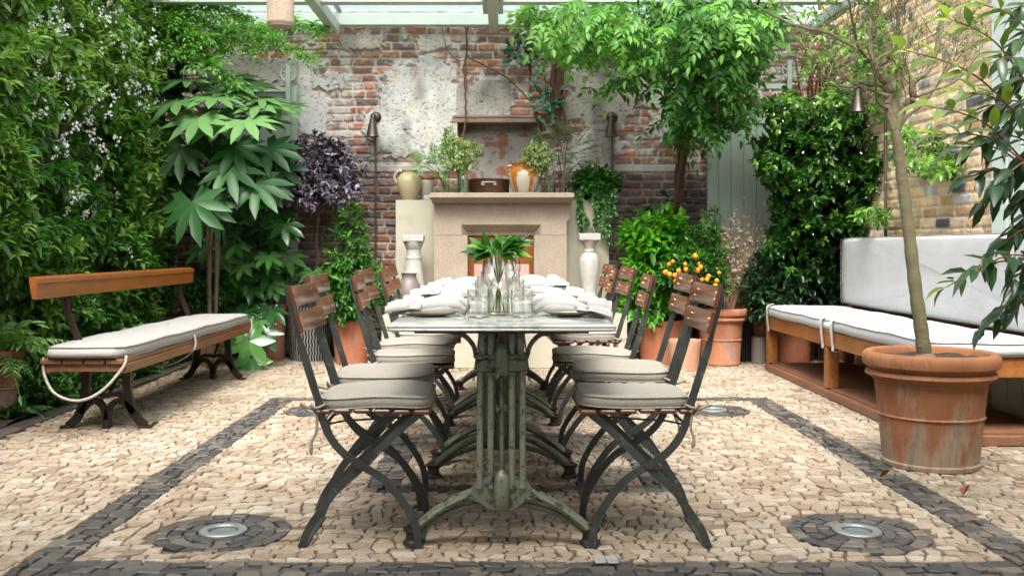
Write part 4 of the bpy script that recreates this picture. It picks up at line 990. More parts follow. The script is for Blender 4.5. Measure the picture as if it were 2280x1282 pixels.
# ------------------------------------------------------------ folding chairs
def make_chair(seed):
    t = thing('folding_chair', 'x', 'chair')
    post = sp2([(-.287, .862), (-.232, .66), (-.176, .48), (-.165, .43), (-.135, .363), (-.089, .311), (-.03, .272), (.037, .230), (.096, .163), (.142, .080), (.154, .004)], 4)
    leg = sp2([(.163, .452), (.09, .39), (.02, .323), (-.03, .272), (-.08, .228), (-.13, .181), (-.172, .122), (-.213, .062), (-.236, .004)], 4)
    for s_ in (-1, 1):
        m = MB(); m.ribbon(post, [.0255 - .0115 * max(0, min(1, (z_ - .66) / .05)) for x, z_ in post], s_ * .183, .0065); m.build('back_post', M['chairmetal'], t, smooth=True)
        m = MB(); m.ribbon(leg, .0255, s_ * .168, .0065)
        for (x, z_) in ((-.03, .272), ):
            m.tube([(x, s_ * .160, z_), (x, s_ * .1915, z_)], .008, n=8)
        m.build('cross_leg', M['chairmetal'], t, smooth=True)
    for (x, yv, d) in ((-.236, .168, -.35), (.154, .183, .35)):
        m = MB(); m.box(x - .016, x + .016, -yv, yv, .001, .0065, bev=.001); m.build('foot_bar', M['chairmetal'], t)
    m = MB()
    for s_ in (-1, 1): m.tube([(-.165, s_ * .15, .405), (-.10, s_ * .15, .418), (.145, s_ * .15, .433)], .0038, n=6)
    m.tube([(-.165, -.183, .405), (-.165, .183, .405)], .005, n=6); m.tube([(.155, -.165, .437), (.155, .165, .437)], .006, n=6)
    m.build('guide_rod', M['chairmetal'], t, smooth=True)
    m = MB()
    for k in range(6):
        x = -.165 + .066 * k; m.box(x - .028, x + .028, -.192, .192, .4465 + .002 * math.sin(k), .4615 + .002 * math.sin(k), bev=.004)
    m.build('seat', M['slat'], t)
    # back slats: curved boards across the posts
    dx, dz = (-.287 + .232), (.862 - .66); l = math.hypot(dx, dz); dx /= l; dz /= l; nx, nz = dz, -dx      # normal towards the sitter
    for (s0, s1) in ((-.002, .071), (.088, .161)):
        m = MB(); P = []
        prof = [(s0, 0), (s0, .010), (s0 + .006, .014), (s1 - .006, .014), (s1, .010), (s1, 0), (s0, 0)]
        for j in range(15):
            v_ = -1 + 2 * j / 14; yy = v_ * .208; bow = -.022 * (1 - v_ * v_) + .006
            P.append([(-.287 - dx * 0 + -dx * q + nx * (w_ + bow + .004), yy, .862 + .004 - dz * q + nz * (w_ + bow + .004)) for (q, w_) in prof])
        m.grid(P)
        for e in (0, -1): m.add(P[e][:-1], [tuple(range(6))])
        for yy in (-.168, -.15, .15, .168):
            v_ = yy / .208; bow = -.022 * (1 - v_ * v_) + .006; q = (s0 + s1) / 2 + (.012 if abs(yy) > .16 else -.012); w_ = .0185 + bow
            c = Vector((-.287 - dx * q + nx * w_, yy, .866 - dz * q + nz * w_)); m.tube([c, c + Vector((nx, 0, nz)) * .0022], .0042, n=7, mi=1)
        m.build('back_slat', [M['slat'], M['brass']], t, smooth=True)
    c1, c2 = cushion_mesh(.375, .37, .052, seed)
    c1.v = [(x + .005 + .0, y, z + .464) for x, y, z in c1.v]; c2.v = [(x + .005, y, z + .464) for x, y, z in c2.v]
    cu = c1.build('cushion', M['linen'], t, smooth='all'); c2.build('piping', M['piping'] if False else M['linen'], cu, smooth='all')
    rr = random.Random(seed)
    for s_ in (-1, 1):
        m = MB(); y0 = s_ * .185; b0 = Vector((-.185, y0, .468))
        m.tube(smoothpath([b0 + Vector((.03, 0, .01)), b0 + Vector((0, s_ * .012, 0)), b0 + Vector((-.015, s_ * .004, .012)), b0 + Vector((-.01, s_ * -.008, -.01)), b0 + Vector((.012, s_ * .012, -.01))], 5), .005, n=6)
        for q in range(2):
            e = Vector((rr.uniform(-.03, .03), s_ * rr.uniform(0, .02), -rr.uniform(.12, .2) if q else -.02)); e = e if q else Vector((-.055, 0, rr.uniform(-.01, .02)))
            m.tube(smoothpath([b0, b0 + e * .4 + Vector((.008, 0, -.01)), b0 + e * .75 + Vector((-.004, 0, 0)), b0 + e], 4), [.005] * 9 + [.006, .008, .006, .003], n=6)
        m.build('tie', M['twine'], t, smooth=True)
    return t
protos = [make_chair(s) for s in (1, 2, 3)]
LD = [3.2, 3.65, 4.42, 4.9, 5.65, 6.05]; RD = [3.2, 3.77, 4.5, 5.5, 6.1, 6.5]
ordn = ['nearest', 'second', 'third', 'fourth', 'fifth', 'farthest']
used = set(); CH = []
for side, DL in ((-1, LD), (1, RD)):
    for k, D in enumerate(DL):
        i = (k + (side > 0)) % 3
        if i not in used: c = protos[i]; used.add(i)
        else: c = copy_tree(protos[i])
        xo = (0, .034, -.012, .024, .008, .026)[k]; c.scale = (1, 1, (1, 1.025, 1, 1.02, .995, 1.02)[k])
        c.location = (side * (.431 + xo + (.022 if side > 0 else 0)), D + .195, 0); c.rotation_euler = (0, 0, (0 if side < 0 else PI) + (0, -.03, -.05, .04, -.04, .05)[k] * side * (1 if k else 0))
        c['label'] = ('%s folding chair with linen cushion %s side of the table, from the camera' %
                      (ordn[k], 'on the left' if side < 0 else 'on the right'))
        c['group'] = 'folding chairs along the tables'

# wire chair at the far end
t = thing('wire_chair', 'pale pink backed wire legged chair at the head of the table before the fireplace', 'chair', (0, 7.45, 0))
m = MB(); P = []
for j in range(9):
    a = -1 + j / 4; P.append([(a * .215, .16 - .05 * a * a, z_) for z_ in (.62, .70, .79, .875)])
P2 = [[(x, y_ + .012, z_) for x, y_, z_ in r] for r in P]; m.grid(P); m.grid([r[::-1] for r in P2])
m.grid([[P[j][-1], P2[j][-1]] for j in range(9)]); m.grid([[P[0][j], P2[0][j]] for j in range(4)]); m.grid([[P2[8][j], P[8][j]] for j in range(4)]); m.build('backrest', M['pinkcloth'], t, smooth=True)
m = MB(); m.box(-.2, .2, -.2, .18, .43, .455, bev=.008); m.build('seat', M['pinkcloth'], t)
for sx in (-1, 1):
    for sy in (-1, 1):
        m = MB(); m.tube([(sx * .16, sy * .15, .43), (sx * .215, sy * .2, .004)], .005, n=6); m.tube([(sx * .13, sy * .15, .43), (sx * .205, sy * .2, .006)], .004, n=6); m.build('leg', M['iron'], t)
for sx in (-1, 1):
    m = MB(); m.tube([(sx * .17, .17, .44), (sx * .2, .13, .7)], .006, n=6); m.build('back_support', M['iron'], t)

# ------------------------------------------------------------ table settings
def napkin(seed, side):
    rr = random.Random(seed); m = MB(); nU, nV = 30, 11
    def sheet(off, w0, w1, ang, lift, u0, u1, hh, lim=.005):
        P = []; ph = rr.uniform(0, 6)
        for i in range(nU + 1):
            u_ = i / nU; uu = u0 + (u1 - u0) * u_; x = -.14 + .265 * uu
            w = (w0 + (w1 - w0) * uu); 
            if uu < .25: w *= (.25 + 3 * uu)
            env = math.sin(PI * min(1, uu * 1.15 + .12)) ** .6 if uu < .76 else 1
            r = []
            for j in range(nV):
                v_ = -1 + 2 * j / (nV - 1); yy = v_ * w * .5
                z_ = lim + off + hh * env * max(0, 1 - v_ * v_) ** .55 + .004 * math.sin(v_ * 7 + ph + uu * 5) * env
                if uu > .7: z_ += -.014 * ((uu - .7) / .3) ** 2 * (.5 + .5 * lift) + .010 * math.sin(v_ * 9 + ph * 2) * (uu - .7) / .3
                if uu < .12: z_ -= .02 * (1 - uu / .12)
                r.append((x, yy + math.sin(ang) * max(0, uu - .5) * .3, z_))
            P.append(r)
        m.grid(P)
    sheet(.014, .075, .085, 0, .2, 0, 1, .031); sheet(.004, .085, .10, rr.uniform(-.15, .15), .9, .02, 1.0, .030)
    for q in range(3): sheet(.014 - .006 * q, .07, .12, rr.uniform(-.7, .7), .3 + .5 * q, .6, 1.04 + .05 * rr.random(), .022 - .005 * q)
    # a stitched hem across the roll
    P = []
    for v_ in np.linspace(-1, 1, 11): P.append((.045, v_ * .047, .0245 + .014 + .0305 * max(0, 1 - v_ * v_) ** .55 - .0008 + .001))
    return m
def make_plate():
    m = MB(); m.lathe([(.045, 0), (.05, .003), (.075, .007), (.1, .017), (.101, .019), (.098, .019), (.073, .010), (.045, .006), (.001, .006)], n=40); return m
pl0 = make_plate().build('dinner_plate', M['china'], smooth=True)
naps = []
for s_ in range(4):
    o = napkin(s_ + 3, 1).build('napkin', M['napkin'], smooth='all'); md = o.modifiers.new('thickness', 'SOLIDIFY'); md.thickness = .0016; md.offset = 0; naps.append(o)
un = set(); up_ = False
def make_tumbler():
    m = MB(); m.lathe([(.037, 0), (.040, .004), (.0405, .098), (.0385, .098), (.037, .016), (.001, .012)], n=32); return m
tb0 = make_tumbler().build('tumbler', M['glass'], smooth=True); ut = False
def make_wine():
    m = MB(); m.lathe([(.036, 0), (.037, .002), (.01, .006), (.0045, .012), (.004, .08), (.007, .088), (.03, .105), (.044, .135), (.045, .16), (.038, .205), (.0368, .205), (.0437, .16), (.0427, .136), (.029, .108), (.001, .094)], n=32); return m
wg0 = make_wine().build('wine_glass', M['glass'], smooth=True); uw = False
for side, DL in ((-1, LD), (1, RD)):
    for k, D in enumerate(DL):
        Y = D + (.33 if k == 0 else .21); sn = 'left' if side < 0 else 'right'
        if Y > 6.85: Y = 6.83
        p = pl0 if not up_ else pl0.copy()
        if up_: COL.objects.link(p)
        up_ = True; p.location = (side * .25, Y, .751); tag(p, 'cream plate under a napkin at the %s place along the %s table edge' % (ordn[k], sn), 'plate', 'dinner plates')
        i = (k + (side > 0) * 2) % 4; n_ = naps[i]
        if i in un: n_ = n_.copy(); COL.objects.link(n_)
        un.add(i); n_.location = (side * (.255 if side > 0 else .265), Y - .02, .762); n_.rotation_euler = (0, R.uniform(-.02, .03), (0 if side > 0 else PI) + R.uniform(-.1, .1) - .05)
        n_.scale = (1, 1.0, 1.0)
        tag(n_, 'white folded napkin on the %s plate along the %s table edge' % (ordn[k], sn), 'napkin', 'folded napkins')
        if k in (1, 4): continue
        g_ = tb0 if not ut else tb0.copy()
        if ut: COL.objects.link(g_)
        ut = True; g_.location = (side * .078 - .002 * k - .005, Y + (-.07 if k == 0 else -.02), .751); tag(g_, '%s short glass tumbler in the %s line of glasses, counted from the camera' % (ordn[k], sn), 'glass', 'glass tumblers')
        if k not in (2, 5): continue
        g_ = wg0 if not uw else wg0.copy()
        if uw: COL.objects.link(g_)
        uw = True; g_.location = (side * (.05 + .01 * (k % 2)), Y + .12, .751); tag(g_, '%s stemmed wine glass in the %s line of glasses' % ('nearer' if k == 2 else 'farther', sn), 'glass', 'wine glasses')
# centre vase with leaves
t = thing('glass_vase', 'large round bellied clear glass vase of green leaves at the near end of the table', 'vase', (-.012, 3.56, .751))
m = MB(); m.lathe([(.038, 0), (.041, .003), (.041, .085), (.036, .095), (.045, .108), (.058, .128), (.0615, .152), (.056, .185), (.049, .215), (.0475, .228), (.0455, .228), (.047, .214), (.054, .184), (.0592, .152), (.056, .13), (.043, .111), (.034, .096), (.0385, .084), (.038, .012), (.001, .008)], n=40); m.build('glass_body', M['glass'], t, smooth=True)
m = MB(); m.lathe([(.0375, .012), (.0375, .075), (.001, .076)], n=24); m.build('water', M['water'], t, smooth=True)
t = thing('leaf_bouquet', 'bunch of broad glossy green leaves standing in the belly vase on the table', 'foliage', (-.012, 3.56, .765)); og = tuple(t.location); L = Leaves(); m = MB(); rr = random.Random(9)
for k in range(42):
    a = rr.uniform(0, 2 * PI); el = rr.uniform(.15, 1.35); d = Vector((math.cos(a) * math.cos(el) * 1.1, math.sin(a) * math.cos(el) * .8, math.sin(el)))
    b0 = Vector((-.012 + math.cos(a) * .035, 3.56 + math.sin(a) * .035, .968)); c0 = Vector((-.012 - math.cos(a) * .022, 3.56 - math.sin(a) * .022, .768)); e0 = b0 + d * rr.uniform(.01, .05)
    if k < 12: m.tube(smoothpath([c0, Vector((-.012, 3.56, .86)), b0, e0], 4), .0022, n=5)
    for q in range(3):
        dd = d + Vector((rr.uniform(-.6, .6), rr.uniform(-.6, .6), rr.uniform(-.4, .3)))
        L.add([b0 + d * .012 * q], [dd], [(rr.uniform(-.4, .4), rr.uniform(-.8, 0), 1)], rr.uniform(.05, .092), rr.uniform(.34, .5), rr.uniform(.15, .9), curl=rr.uniform(.1, .5))
m.build('stems', M['greenstem'], t, org=og); L.build('leaves', M['bay'], t, org=og)

# ------------------------------------------------------------ left bench
BY0, BY1 = 5.1, 7.72
b = thing('garden_bench', 'long garden bench with orange varnished back board, black iron legs and pale cushion', 'bench', (-2.21, 6.4, 0)); bo = (-2.21, 6.4, 0)
def bp(nm, mt, m, sm=True, par=None): return m.build(nm, mt, par or b, smooth=sm, org=bo)
m = MB()
for (x0, x1) in ((-2.44, -2.33), (-2.322, -2.215), (-2.207, -2.10), (-2.092, -2.0)): m.box(x0, x1, BY0, BY1, .385, .412, bev=.004)
m.box(-2.02, -1.992, BY0 + .02, BY1 - .02, .335, .384, bev=.004); m.box(-2.42, -2.395, BY0 + .02, BY1 - .02, .335, .384, bev=.004); m.box(-2.395, -2.022, BY0 + .02, BY0 + .05, .345, .384)
bp('seat', M['seatwood'], m, False)
m = MB(); m.prism([(-2.452, .735), (-2.43, .73), (-2.425, .83), (-2.435, .848), (-2.462, .85), (-2.468, .83)], BY0 - .06, BY1 - .12)
m.prism([(-2.426, .812), (-2.418, .815), (-2.42, .838), (-2.43, .84)], BY0 - .058, BY1 - .122); bp('back_board', M['benchwood'], m)
for y_ in (5.42, 7.33):
    m = MB(); m.ribbon([(-2.30, .34), (-2.345, .42), (-2.43, .62), (-2.487, .83)], .035, y_ + .0, .012); bp('back_support', M['iron'], m)
for y_ in (5.38, 7.36):
    m = MB(); th = .028
    m.ribbon(sp2([(-2.415, .012), (-2.37, .05), (-2.335, .12), (-2.318, .22), (-2.315, .32), (-2.34, .384)]), .045, y_, th)
    m.ribbon(sp2([(-1.985, .012), (-2.025, .05), (-2.065, .12), (-2.085, .22), (-2.085, .32), (-2.06, .384)]), .045, y_, th)
    m.ribbon(sp2([(-2.345, .085), (-2.28, .15), (-2.225, .125), (-2.205, .06), (-2.2, .03)]), .032, y_, th)
    m.ribbon(sp2([(-2.045, .085), (-2.115, .15), (-2.175, .125), (-2.195, .06), (-2.2, .03)]), .032, y_, th)
    m.ribbon(sp2([(-2.33, .16), (-2.26, .185), (-2.2, .18), (-2.14, .185), (-2.07, .16)]), .022, y_, th * .9)
    m.ribbon([(-2.36, .375), (-2.2, .37), (-2.03, .375)], .022, y_, .04)
    for x in (-2.42, -1.98): m.box(x - .032, x + .032, y_ - .03, y_ + .03, .0015, .014, bev=.003)
    m.box(-2.222, -2.178, y_ - .024, y_ + .024, .0015, .05, bev=.006)
    m.tube(smoothpath([(-2.2, y_ + .02, .17), (-2.22, y_ + .2, .26), (-2.24, y_ + .3, .36)], 4), .010, n=6)
    bp('iron_leg', M['iron'], m)
c1, c2 = cushion_mesh(.43, BY1 - BY0 + .02, .085, 4, expo=12, wv=.003)
c1.v = [(x - 2.215, y + 6.41, z + .414) for x, y, z in c1.v]; c2.v = [(x - 2.215, y + 6.41, z + .414) for x, y, z in c2.v]
cu = bp('cushion', M['linenlt'], c1, 'all'); bp('piping', M['piping'], c2, 'all', cu)
def flatstrap(pts, w, mt, nm, par, org):
    m = MB(); P = smoothpath(pts, 6); rows = []
    for i, p in enumerate(P): rows.append(p)
    m.tube(rows, w, n=6, sq=.25 if False else 1.0); return m.build(nm, mt, par, smooth=True, org=org)
flatstrap([(-2.43, 5.12, .42), (-2.42, 5.11, .33), (-2.35, 5.08, .235), (-2.22, 5.06, .20), (-2.1, 5.07, .25), (-2.0, 5.1, .37), (-1.99, 5.12, .43)], .0075, M['strap'], 'strap', b, bo)
flatstrap([(-1.99, 6.25, .44), (-1.985, 6.25, .36), (-2.05, 6.2, .29), (-2.15, 6.15, .255), (-2.3, 6.1, .27)], .0075, M['strap'], 'strap', b, bo)
flatstrap([(-1.99, 7.66, .44), (-1.985, 7.66, .36), (-2.05, 7.6, .26), (-2.2, 7.56, .235), (-2.36, 7.6, .3)], .0075, M['strap'], 'strap', b, bo)

# ------------------------------------------------------------ banquette
bq = thing('banquette', 'long banquette with pale linen seat and back pads on an open orange wood frame', 'bench', (2.5, 6.4, 0)); qo = (2.5, 6.4, 0)
def qp(nm, mt, m, sm=False, par=None): return m.build(nm, mt, par or bq, smooth=sm, org=qo)
Q0, Q1, QX = 4.86, 7.92, 2.17
for y_ in (Q1 - .07, 6.43, Q0): 
    m = MB(); m.box(QX, QX + .075, y_, y_ + .075, .068, .345, bev=.003); qp('post', M['banqwood'], m)
    m = MB(); m.box(2.8, 2.87, y_, y_ + .075, .068, .345, bev=.003); qp('post', M['banqwood'], m)
m = MB(); m.box(QX - .003, QX + .04, Q0 + .005, 6.465, .347, .452, bev=.003); qp('seat_rail', M['banqwood'], m)
m = MB(); m.box(QX - .003, QX + .04, 6.468, Q1 + .005, .347, .452, bev=.003); qp('seat_rail', M['banqwood'], m)
for (a, c_) in ((Q0, Q0 + .035), (Q1 - .03, Q1 + .005)):
    m = MB(); m.box(QX + .041, 2.87, a, c_, .347, .452, bev=.003); qp('end_rail', M['banqwood'], m)
m = MB(); m.box(QX + .045, 2.86, Q0 + .04, Q1 - .035, .43, .448); qp('seat_board', M['platwood'], m)
m = MB(); m.box(QX - .008, 2.87, Q0 - .004, Q1 + .012, .002, .055, bev=.005); m.box(QX + .02, 2.85, Q0 + .02, Q1 - .02, .056, .066); qp('platform', M['platwood'], m)
for (a, c_) in ((Q0 - .01, 6.40), (6.41, Q1 + .01)):
    c1, c2 = cushion_mesh(.62, c_ - a, .095, int(a * 7), expo=11, wv=.0025)
    for q in (c1, c2): q.v = [(x + 2.468, y + (a + c_) / 2, z + .455) for x, y, z in q.v]
    cu = qp('seat_cushion', M['banqfab'], c1, 'all'); qp('piping', M['piping'], c2, 'all', cu)
for (a, c_) in ((4.0, 7.96),):
    c1, c2 = cushion_mesh(.53, c_ - a, .12, 2, expo=40, wv=.003)
    for q in (c1, c2): q.v = [(2.88 - z, y + (a + c_) / 2, x + .815) for x, y, z in q.v]; q.f = [f[::-1] for f in q.f]
    cu = qp('back_cushion', M['banqfab'], c1, 'all'); qp('piping', M['linenlt'], c2, 'all', cu)
m = MB(); m.box(2.885, 2.93, 4.0, 7.95, .35, 1.04); qp('back_board', M['platwood'], m)
for y_ in (Q1 - .1, 6.50, 6.30):
    m = MB(); P = smoothpath([(QX + .03, y_, .548), (QX - .018, y_, .53), (QX - .022, y_ , .45), (QX - .012, y_, .36), (QX - .006, y_, .325), (QX + .05, y_ - .02, .332)], 5)
    m.grid([[p + Vector((0, -.019, 0)), p + Vector((0, .019, 0))] for p in P] ); m.grid([[p + Vector((.005, .019, .002)), p + Vector((.005, -.019, .002))] for p in P]); qp('strap', M['whitestrap'], m, True)

# ------------------------------------------------------------ pots
def pot(px, yb, yt, wt, wb, lab, mt, name='terracotta_pot', style='rim', D=None, X=None, cat='pot', soil=True, zbase=0, n=40):
    D0 = D or gd(yb); k = F / D0; rb = wb / 2 / k; D1 = D0 + rb; h = (yb - yt) / k * 1.02; rt = wt / 2 / k
    X0 = X if X is not None else XX(px, D1)
    t = thing(name, lab, cat, (X0, D1, zbase), group='planted pots')
    if style == 'rim':
        prof = [(rb, 0), (rb * 1.01, .01 * h), (rb + (rt * .9 - rb) * .45, h * .5), (rb + (rt * .9 - rb) * .47, h * .52), (rb + (rt * .9 - rb) * .5, h * .53), (rb + (rt * .9 - rb) * .85, h * .82), (rt * .93, h * .83), (rt * .97, h * .85), (rt, h * .93), (rt * .99, h * .985), (rt * .95, h), (rt * .9, h), (rt * .86, h * .95), (rt * .8, h * .6)]
    elif style == 'roll':
        prof = [(rb, 0), (rb * 1.04, .008 * h), (rb * 1.05, .04 * h), (rb * 1.02, .055 * h), (rb + (rt * .84 - rb) * .5, h * .43), (rb + (rt * .84 - rb) * .5 + .008, h * .445), (rb + (rt * .84 - rb) * .52, h * .46),
                (rt * .82, h * .74), (rt * .86, h * .76), (rt * .94, h * .785), (rt * .955, h * .80), (rt * .94, h * .825), (rt * .90, h * .84), (rt * .93, h * .86), (rt * .99, h * .885), (rt, h * .92), (rt * .995, h * .96), (rt * .96, h * .99), (rt * .92, h), (rt * .86, h * .985), (rt * .83, h * .95), (rt * .78, h * .6)]
    else:
        prof = [(rb, 0), (rb + .004, .01 * h), (rt * .99, h * .88), (rt, h * .9), (rt, h), (rt * .92, h), (rt * .88, h * .9), (rt * .8, h * .5)]
    m = MB(); m.lathe(prof, n=n); m.build('body', mt, t, smooth=True)
    if soil:
        m = MB(); rs_ = rt * .87
        P = [[(r * rs_ * math.cos(2 * PI * q / 24), r * rs_ * math.sin(2 * PI * q / 24), h * (.9 if style != 'roll' else .93) + R.uniform(-.008, .014)) for q in range(24)] for r in (1, .9, .8, .7, .6, .5, .4, .3, .2, .1, .02)]
        m.grid(P, closed=True); m.build('soil', M['soil'], t, smooth=True)
    return t, Vector((X0, D1, zbase + h * .9)), rt
def striped_mat():
    m, n, b_, out = base_mat('striped_pot_glaze'); v = coord(n)
    sx = n.nodes.new('ShaderNodeSeparateXYZ'); n.links.new(v, sx.inputs[0])
    an = nd(n, 'ShaderNodeMath', operation='ARCTAN2'); n.links.new(sx.outputs[1], an.inputs[0]); n.links.new(sx.outputs[0], an.inputs[1])
    z = nd(n, 'ShaderNodeMath', operation='PINGPONG'); n.links.new(sx.outputs[2], z.inputs[0]); z.inputs[1].default_value = .035
    a2 = nd(n, 'ShaderNodeMath', operation='MULTIPLY_ADD'); n.links.new(z.outputs[0], a2.inputs[0]); a2.inputs[1].default_value = 1.3; n.links.new(an.outputs[0], a2.inputs[2])
    s1 = nd(n, 'ShaderNodeMath', operation='MULTIPLY'); n.links.new(a2.outputs[0], s1.inputs[0]); s1.inputs[1].default_value = 46
    s2 = nd(n, 'ShaderNodeMath', operation='SINE'); n.links.new(s1.outputs[0], s2.inputs[0])
    r = ramp(n, s2.outputs[0], [(.35, (.03, .03, .035)), (.55, (.52, .51, .48))]); n.links.new(r.outputs[0], b_.inputs['Base Color']); b_.inputs['Roughness'].default_value = .5; return m
M['striped'] = striped_mat()

potA = pot(603, 803, 680, 78, 62, 'terracotta pot of a glossy hand-leaved shrub left of the striped pot', M['terra'])
potB = pot(690, 804, 685, 104, 88, 'black and white wavy striped pot behind the left chairs', M['striped'], name='striped_pot', style='plain')
potC = pot(784, 811, 716, 92, 72, 'terracotta pot of an upright green shrub behind the left chairs', M['terra2'], style='plain')
potD = pot(470, 812, 725, 100, 76, 'pinkish terracotta pot behind the far end of the garden bench', M['terra'], style='plain')
potE = pot(1470, 812, 716, 112, 84, 'terracotta pot of a bright green shrub right of the fireplace', M['terra2'], style='plain')
potF = pot(1524, 826, 760, 74, 60, 'small pale pink terracotta pot of the orange fruited tree', M['terra3'], style='plain')
potG = pot(1604, 815, 690, 122, 84, 'large rolled rim terracotta pot with white salt stains holding dry stems', M['terra'], style='roll')
potI = pot(1690, 808, 752, 34, 32, 'small beige cylinder pot on the ground between the big pot and the banquette', M['beigepot'], name='beige_pot', style='plain')
potH = pot(1694, 770, 690, 70, 46, 'terracotta urn pot of a dark leaved shrub raised behind the beige pot', M['terra'], style='rim', D=8.52, zbase=.21)
potK = pot(1661, 720, 640, 42, 30, 'small terracotta urn stacked behind the rolled rim pot', M['terra'], style='roll', D=8.62, zbase=.36)
m = MB(); m.box(XX(1640, 8.6), XX(1675, 8.6), 8.55, 8.85, 0, .355, bev=.004); tag(m.build('brick_stand', M['blackwood'], org=(XX(1657, 8.7), 8.7, 0)), 'dark block carrying the small urn behind the rolled rim pot', 'stand')
m = MB(); m.box(XX(1676, 8.6), XX(1712, 8.6), 8.5, 8.8, 0, .208, bev=.004); tag(m.build('brick_stand', M['blackwood'], org=(XX(1694, 8.7), 8.65, 0)), 'dark block carrying the raised urn of the dark shrub', 'stand')
potJ = pot(1768, 809, 735, 84, 70, 'terracotta pot standing behind the open frame of the banquette', M['terra2'], style='rim')
potL = pot(-5, 938, 782, 110, 70, 'large terracotta pot of ferns cut by the left edge of the picture', M['terrabig'], style='roll', D=5.56)
potBig = pot(2072, 1050, 792, 300, 205, 'big streaked rolled rim terracotta pot of the bare branched tree', M['terrabig'], style='roll', D=4.27, X=1.985, n=64)

# ------------------------------------------------------------ bare branched tree in the big pot
TD = 4.5
tr = thing('potted_tree', 'slender olive barked tree with bare twiggy crown in the big terracotta pot', 'tree', (XX(2058, TD), TD, .42)); to = tuple(tr.location)
m = MB(); tw = MB(); L = Leaves(); rr = random.Random(21); rs = np.random.RandomState(22)
def T3(pts, dj=.0): return [at(px, py, TD + dq) for (px, py, dq) in pts]
trunk = smoothpath(T3([(2060, 800, 0), (2052, 740, 0), (2038, 640, .0), (2024, 520, .0), (2010, 410, .0), (1999, 325, 0), (1993, 285, 0)]), 6)
nT = len(trunk); m.tube(trunk, [(.036 - .014 * (i / nT) ** .7) * (1 + .06 * math.sin(i * 2.1)) + (.012 if i < 2 else 0) for i in range(nT)], n=12)
tips = []
def branch(pts, r0, r1, tg=True):
    P = smoothpath(T3(pts), 6); n = len(P); jit_ = .004
    P = [p + Vector((rr.uniform(-jit_, jit_), rr.uniform(-jit_, jit_), rr.uniform(-jit_, jit_))) if 0 < i < n - 1 else p for i, p in enumerate(P)]
    m.tube(P, [r0 + (r1 - r0) * i / (n - 1) for i in range(n)], n=8)
    if tg:
        for i in range(n // 4, n, 2): tips.append((P[i], (P[min(i + 1, n - 1)] - P[i - 1]).normalized(), max(.003, (r0 + (r1 - r0) * i / (n - 1)) * .4)))
branch([(1994, 290, 0), (1976, 243, .02), (1979, 203, .02), (1963, 170, 0), (1946, 141, 0)], .025, .019, False)
branch([(1997, 290, 0), (2006, 250, 0), (2018, 232, -.02), (2032, 218, -.04), (2033, 183, -.05), (2064, 160, -.02), (2090, 98, .05), (2100, 49, .1), (2130, -30, .15)], .023, .007)
branch([(1946, 141, 0), (1937, 108, .03), (1938, 65, .05), (1956, 0, .1), (1965, -60, .15)], .014, .006)
branch([(1950, 145, 0), (1966, 141, -.02), (1992, 101, -.05), (1999, 49, -.08), (2002, 0, -.1), (2010, -60, -.1)], .014, .007)
branch([(1946, 141, 0), (1927, 124, .02), (1887, 95, .1), (1838, 72, .15), (1786, 62, .2), (1724, 36, .3), (1668, 3, .35)], .012, .004)
branch([(1927, 124, 0), (1907, 98, -.05), (1900, 49, -.1), (1884, -20, -.15)], .009, .004)
branch([(1976, 215, 0), (1950, 203, .05), (1920, 197, .1), (1887, 193, .12), (1838, 187, .2), (1799, 164, .25)], .010, .003)
branch([(1976, 243, 0), (1952, 225, -.1), (1948, 170, -.18), (1930, 100, -.25)], .007, .003)
branch([(2032, 218, -.04), (2080, 200, .0), (2130, 180, .1), (2180, 120, .15)], .009, .003)
branch([(2033, 183, 0), (2012, 130, .1), (2030, 60, .2), (2045, -20, .3)], .008, .003)
branch([(1996, 300, 0), (2018, 262, .1), (2070, 215, .25), (2120, 120, .35), (2140, 20, .4)], .009, .003)
def twig(p, d, r, ln, lv):
    n = 5; P = [p]; q = p; dd = d
    for i in range(n):
        dd = (dd + Vector((rr.uniform(-.25, .25), rr.uniform(-.25, .25), rr.uniform(-.05, .25)))).normalized(); q = q + dd * ln / n; P.append(q)
        if lv > 0 and rr.random() < .55: twig(q, (dd + Vector((rr.uniform(-1, 1), rr.uniform(-1, 1), rr.uniform(-.2, .8)))).normalized(), r * .6, ln * .6, lv - 1)
        if rr.random() < .28:
            for _ in range(2): L.add([q], [(rr.uniform(-1, 1), rr.uniform(-1, 1), rr.uniform(-.3, 1))], [(0, 0, 1)], rr.uniform(.02, .035), .42, rr.uniform(.2, .9))
    tw.tube(P, [max(.0009, r * (1 - .8 * i / n)) for i in range(n + 1)], n=4, cap=False)
for (p, d, r) in tips:
    if rr.random() < .45: twig(p, (d + Vector((rr.uniform(-1, 1), rr.uniform(-1, 1), rr.uniform(-.1, .9)))).normalized(), min(r, .0032), rr.uniform(.2, .42), 2)
m.build('trunk', M['olivebark'], tr, smooth=True, org=to); tw.build('twigs', M['bark'], tr, org=to); L.build('sparse_leaves', M['olive'], tr, org=to)

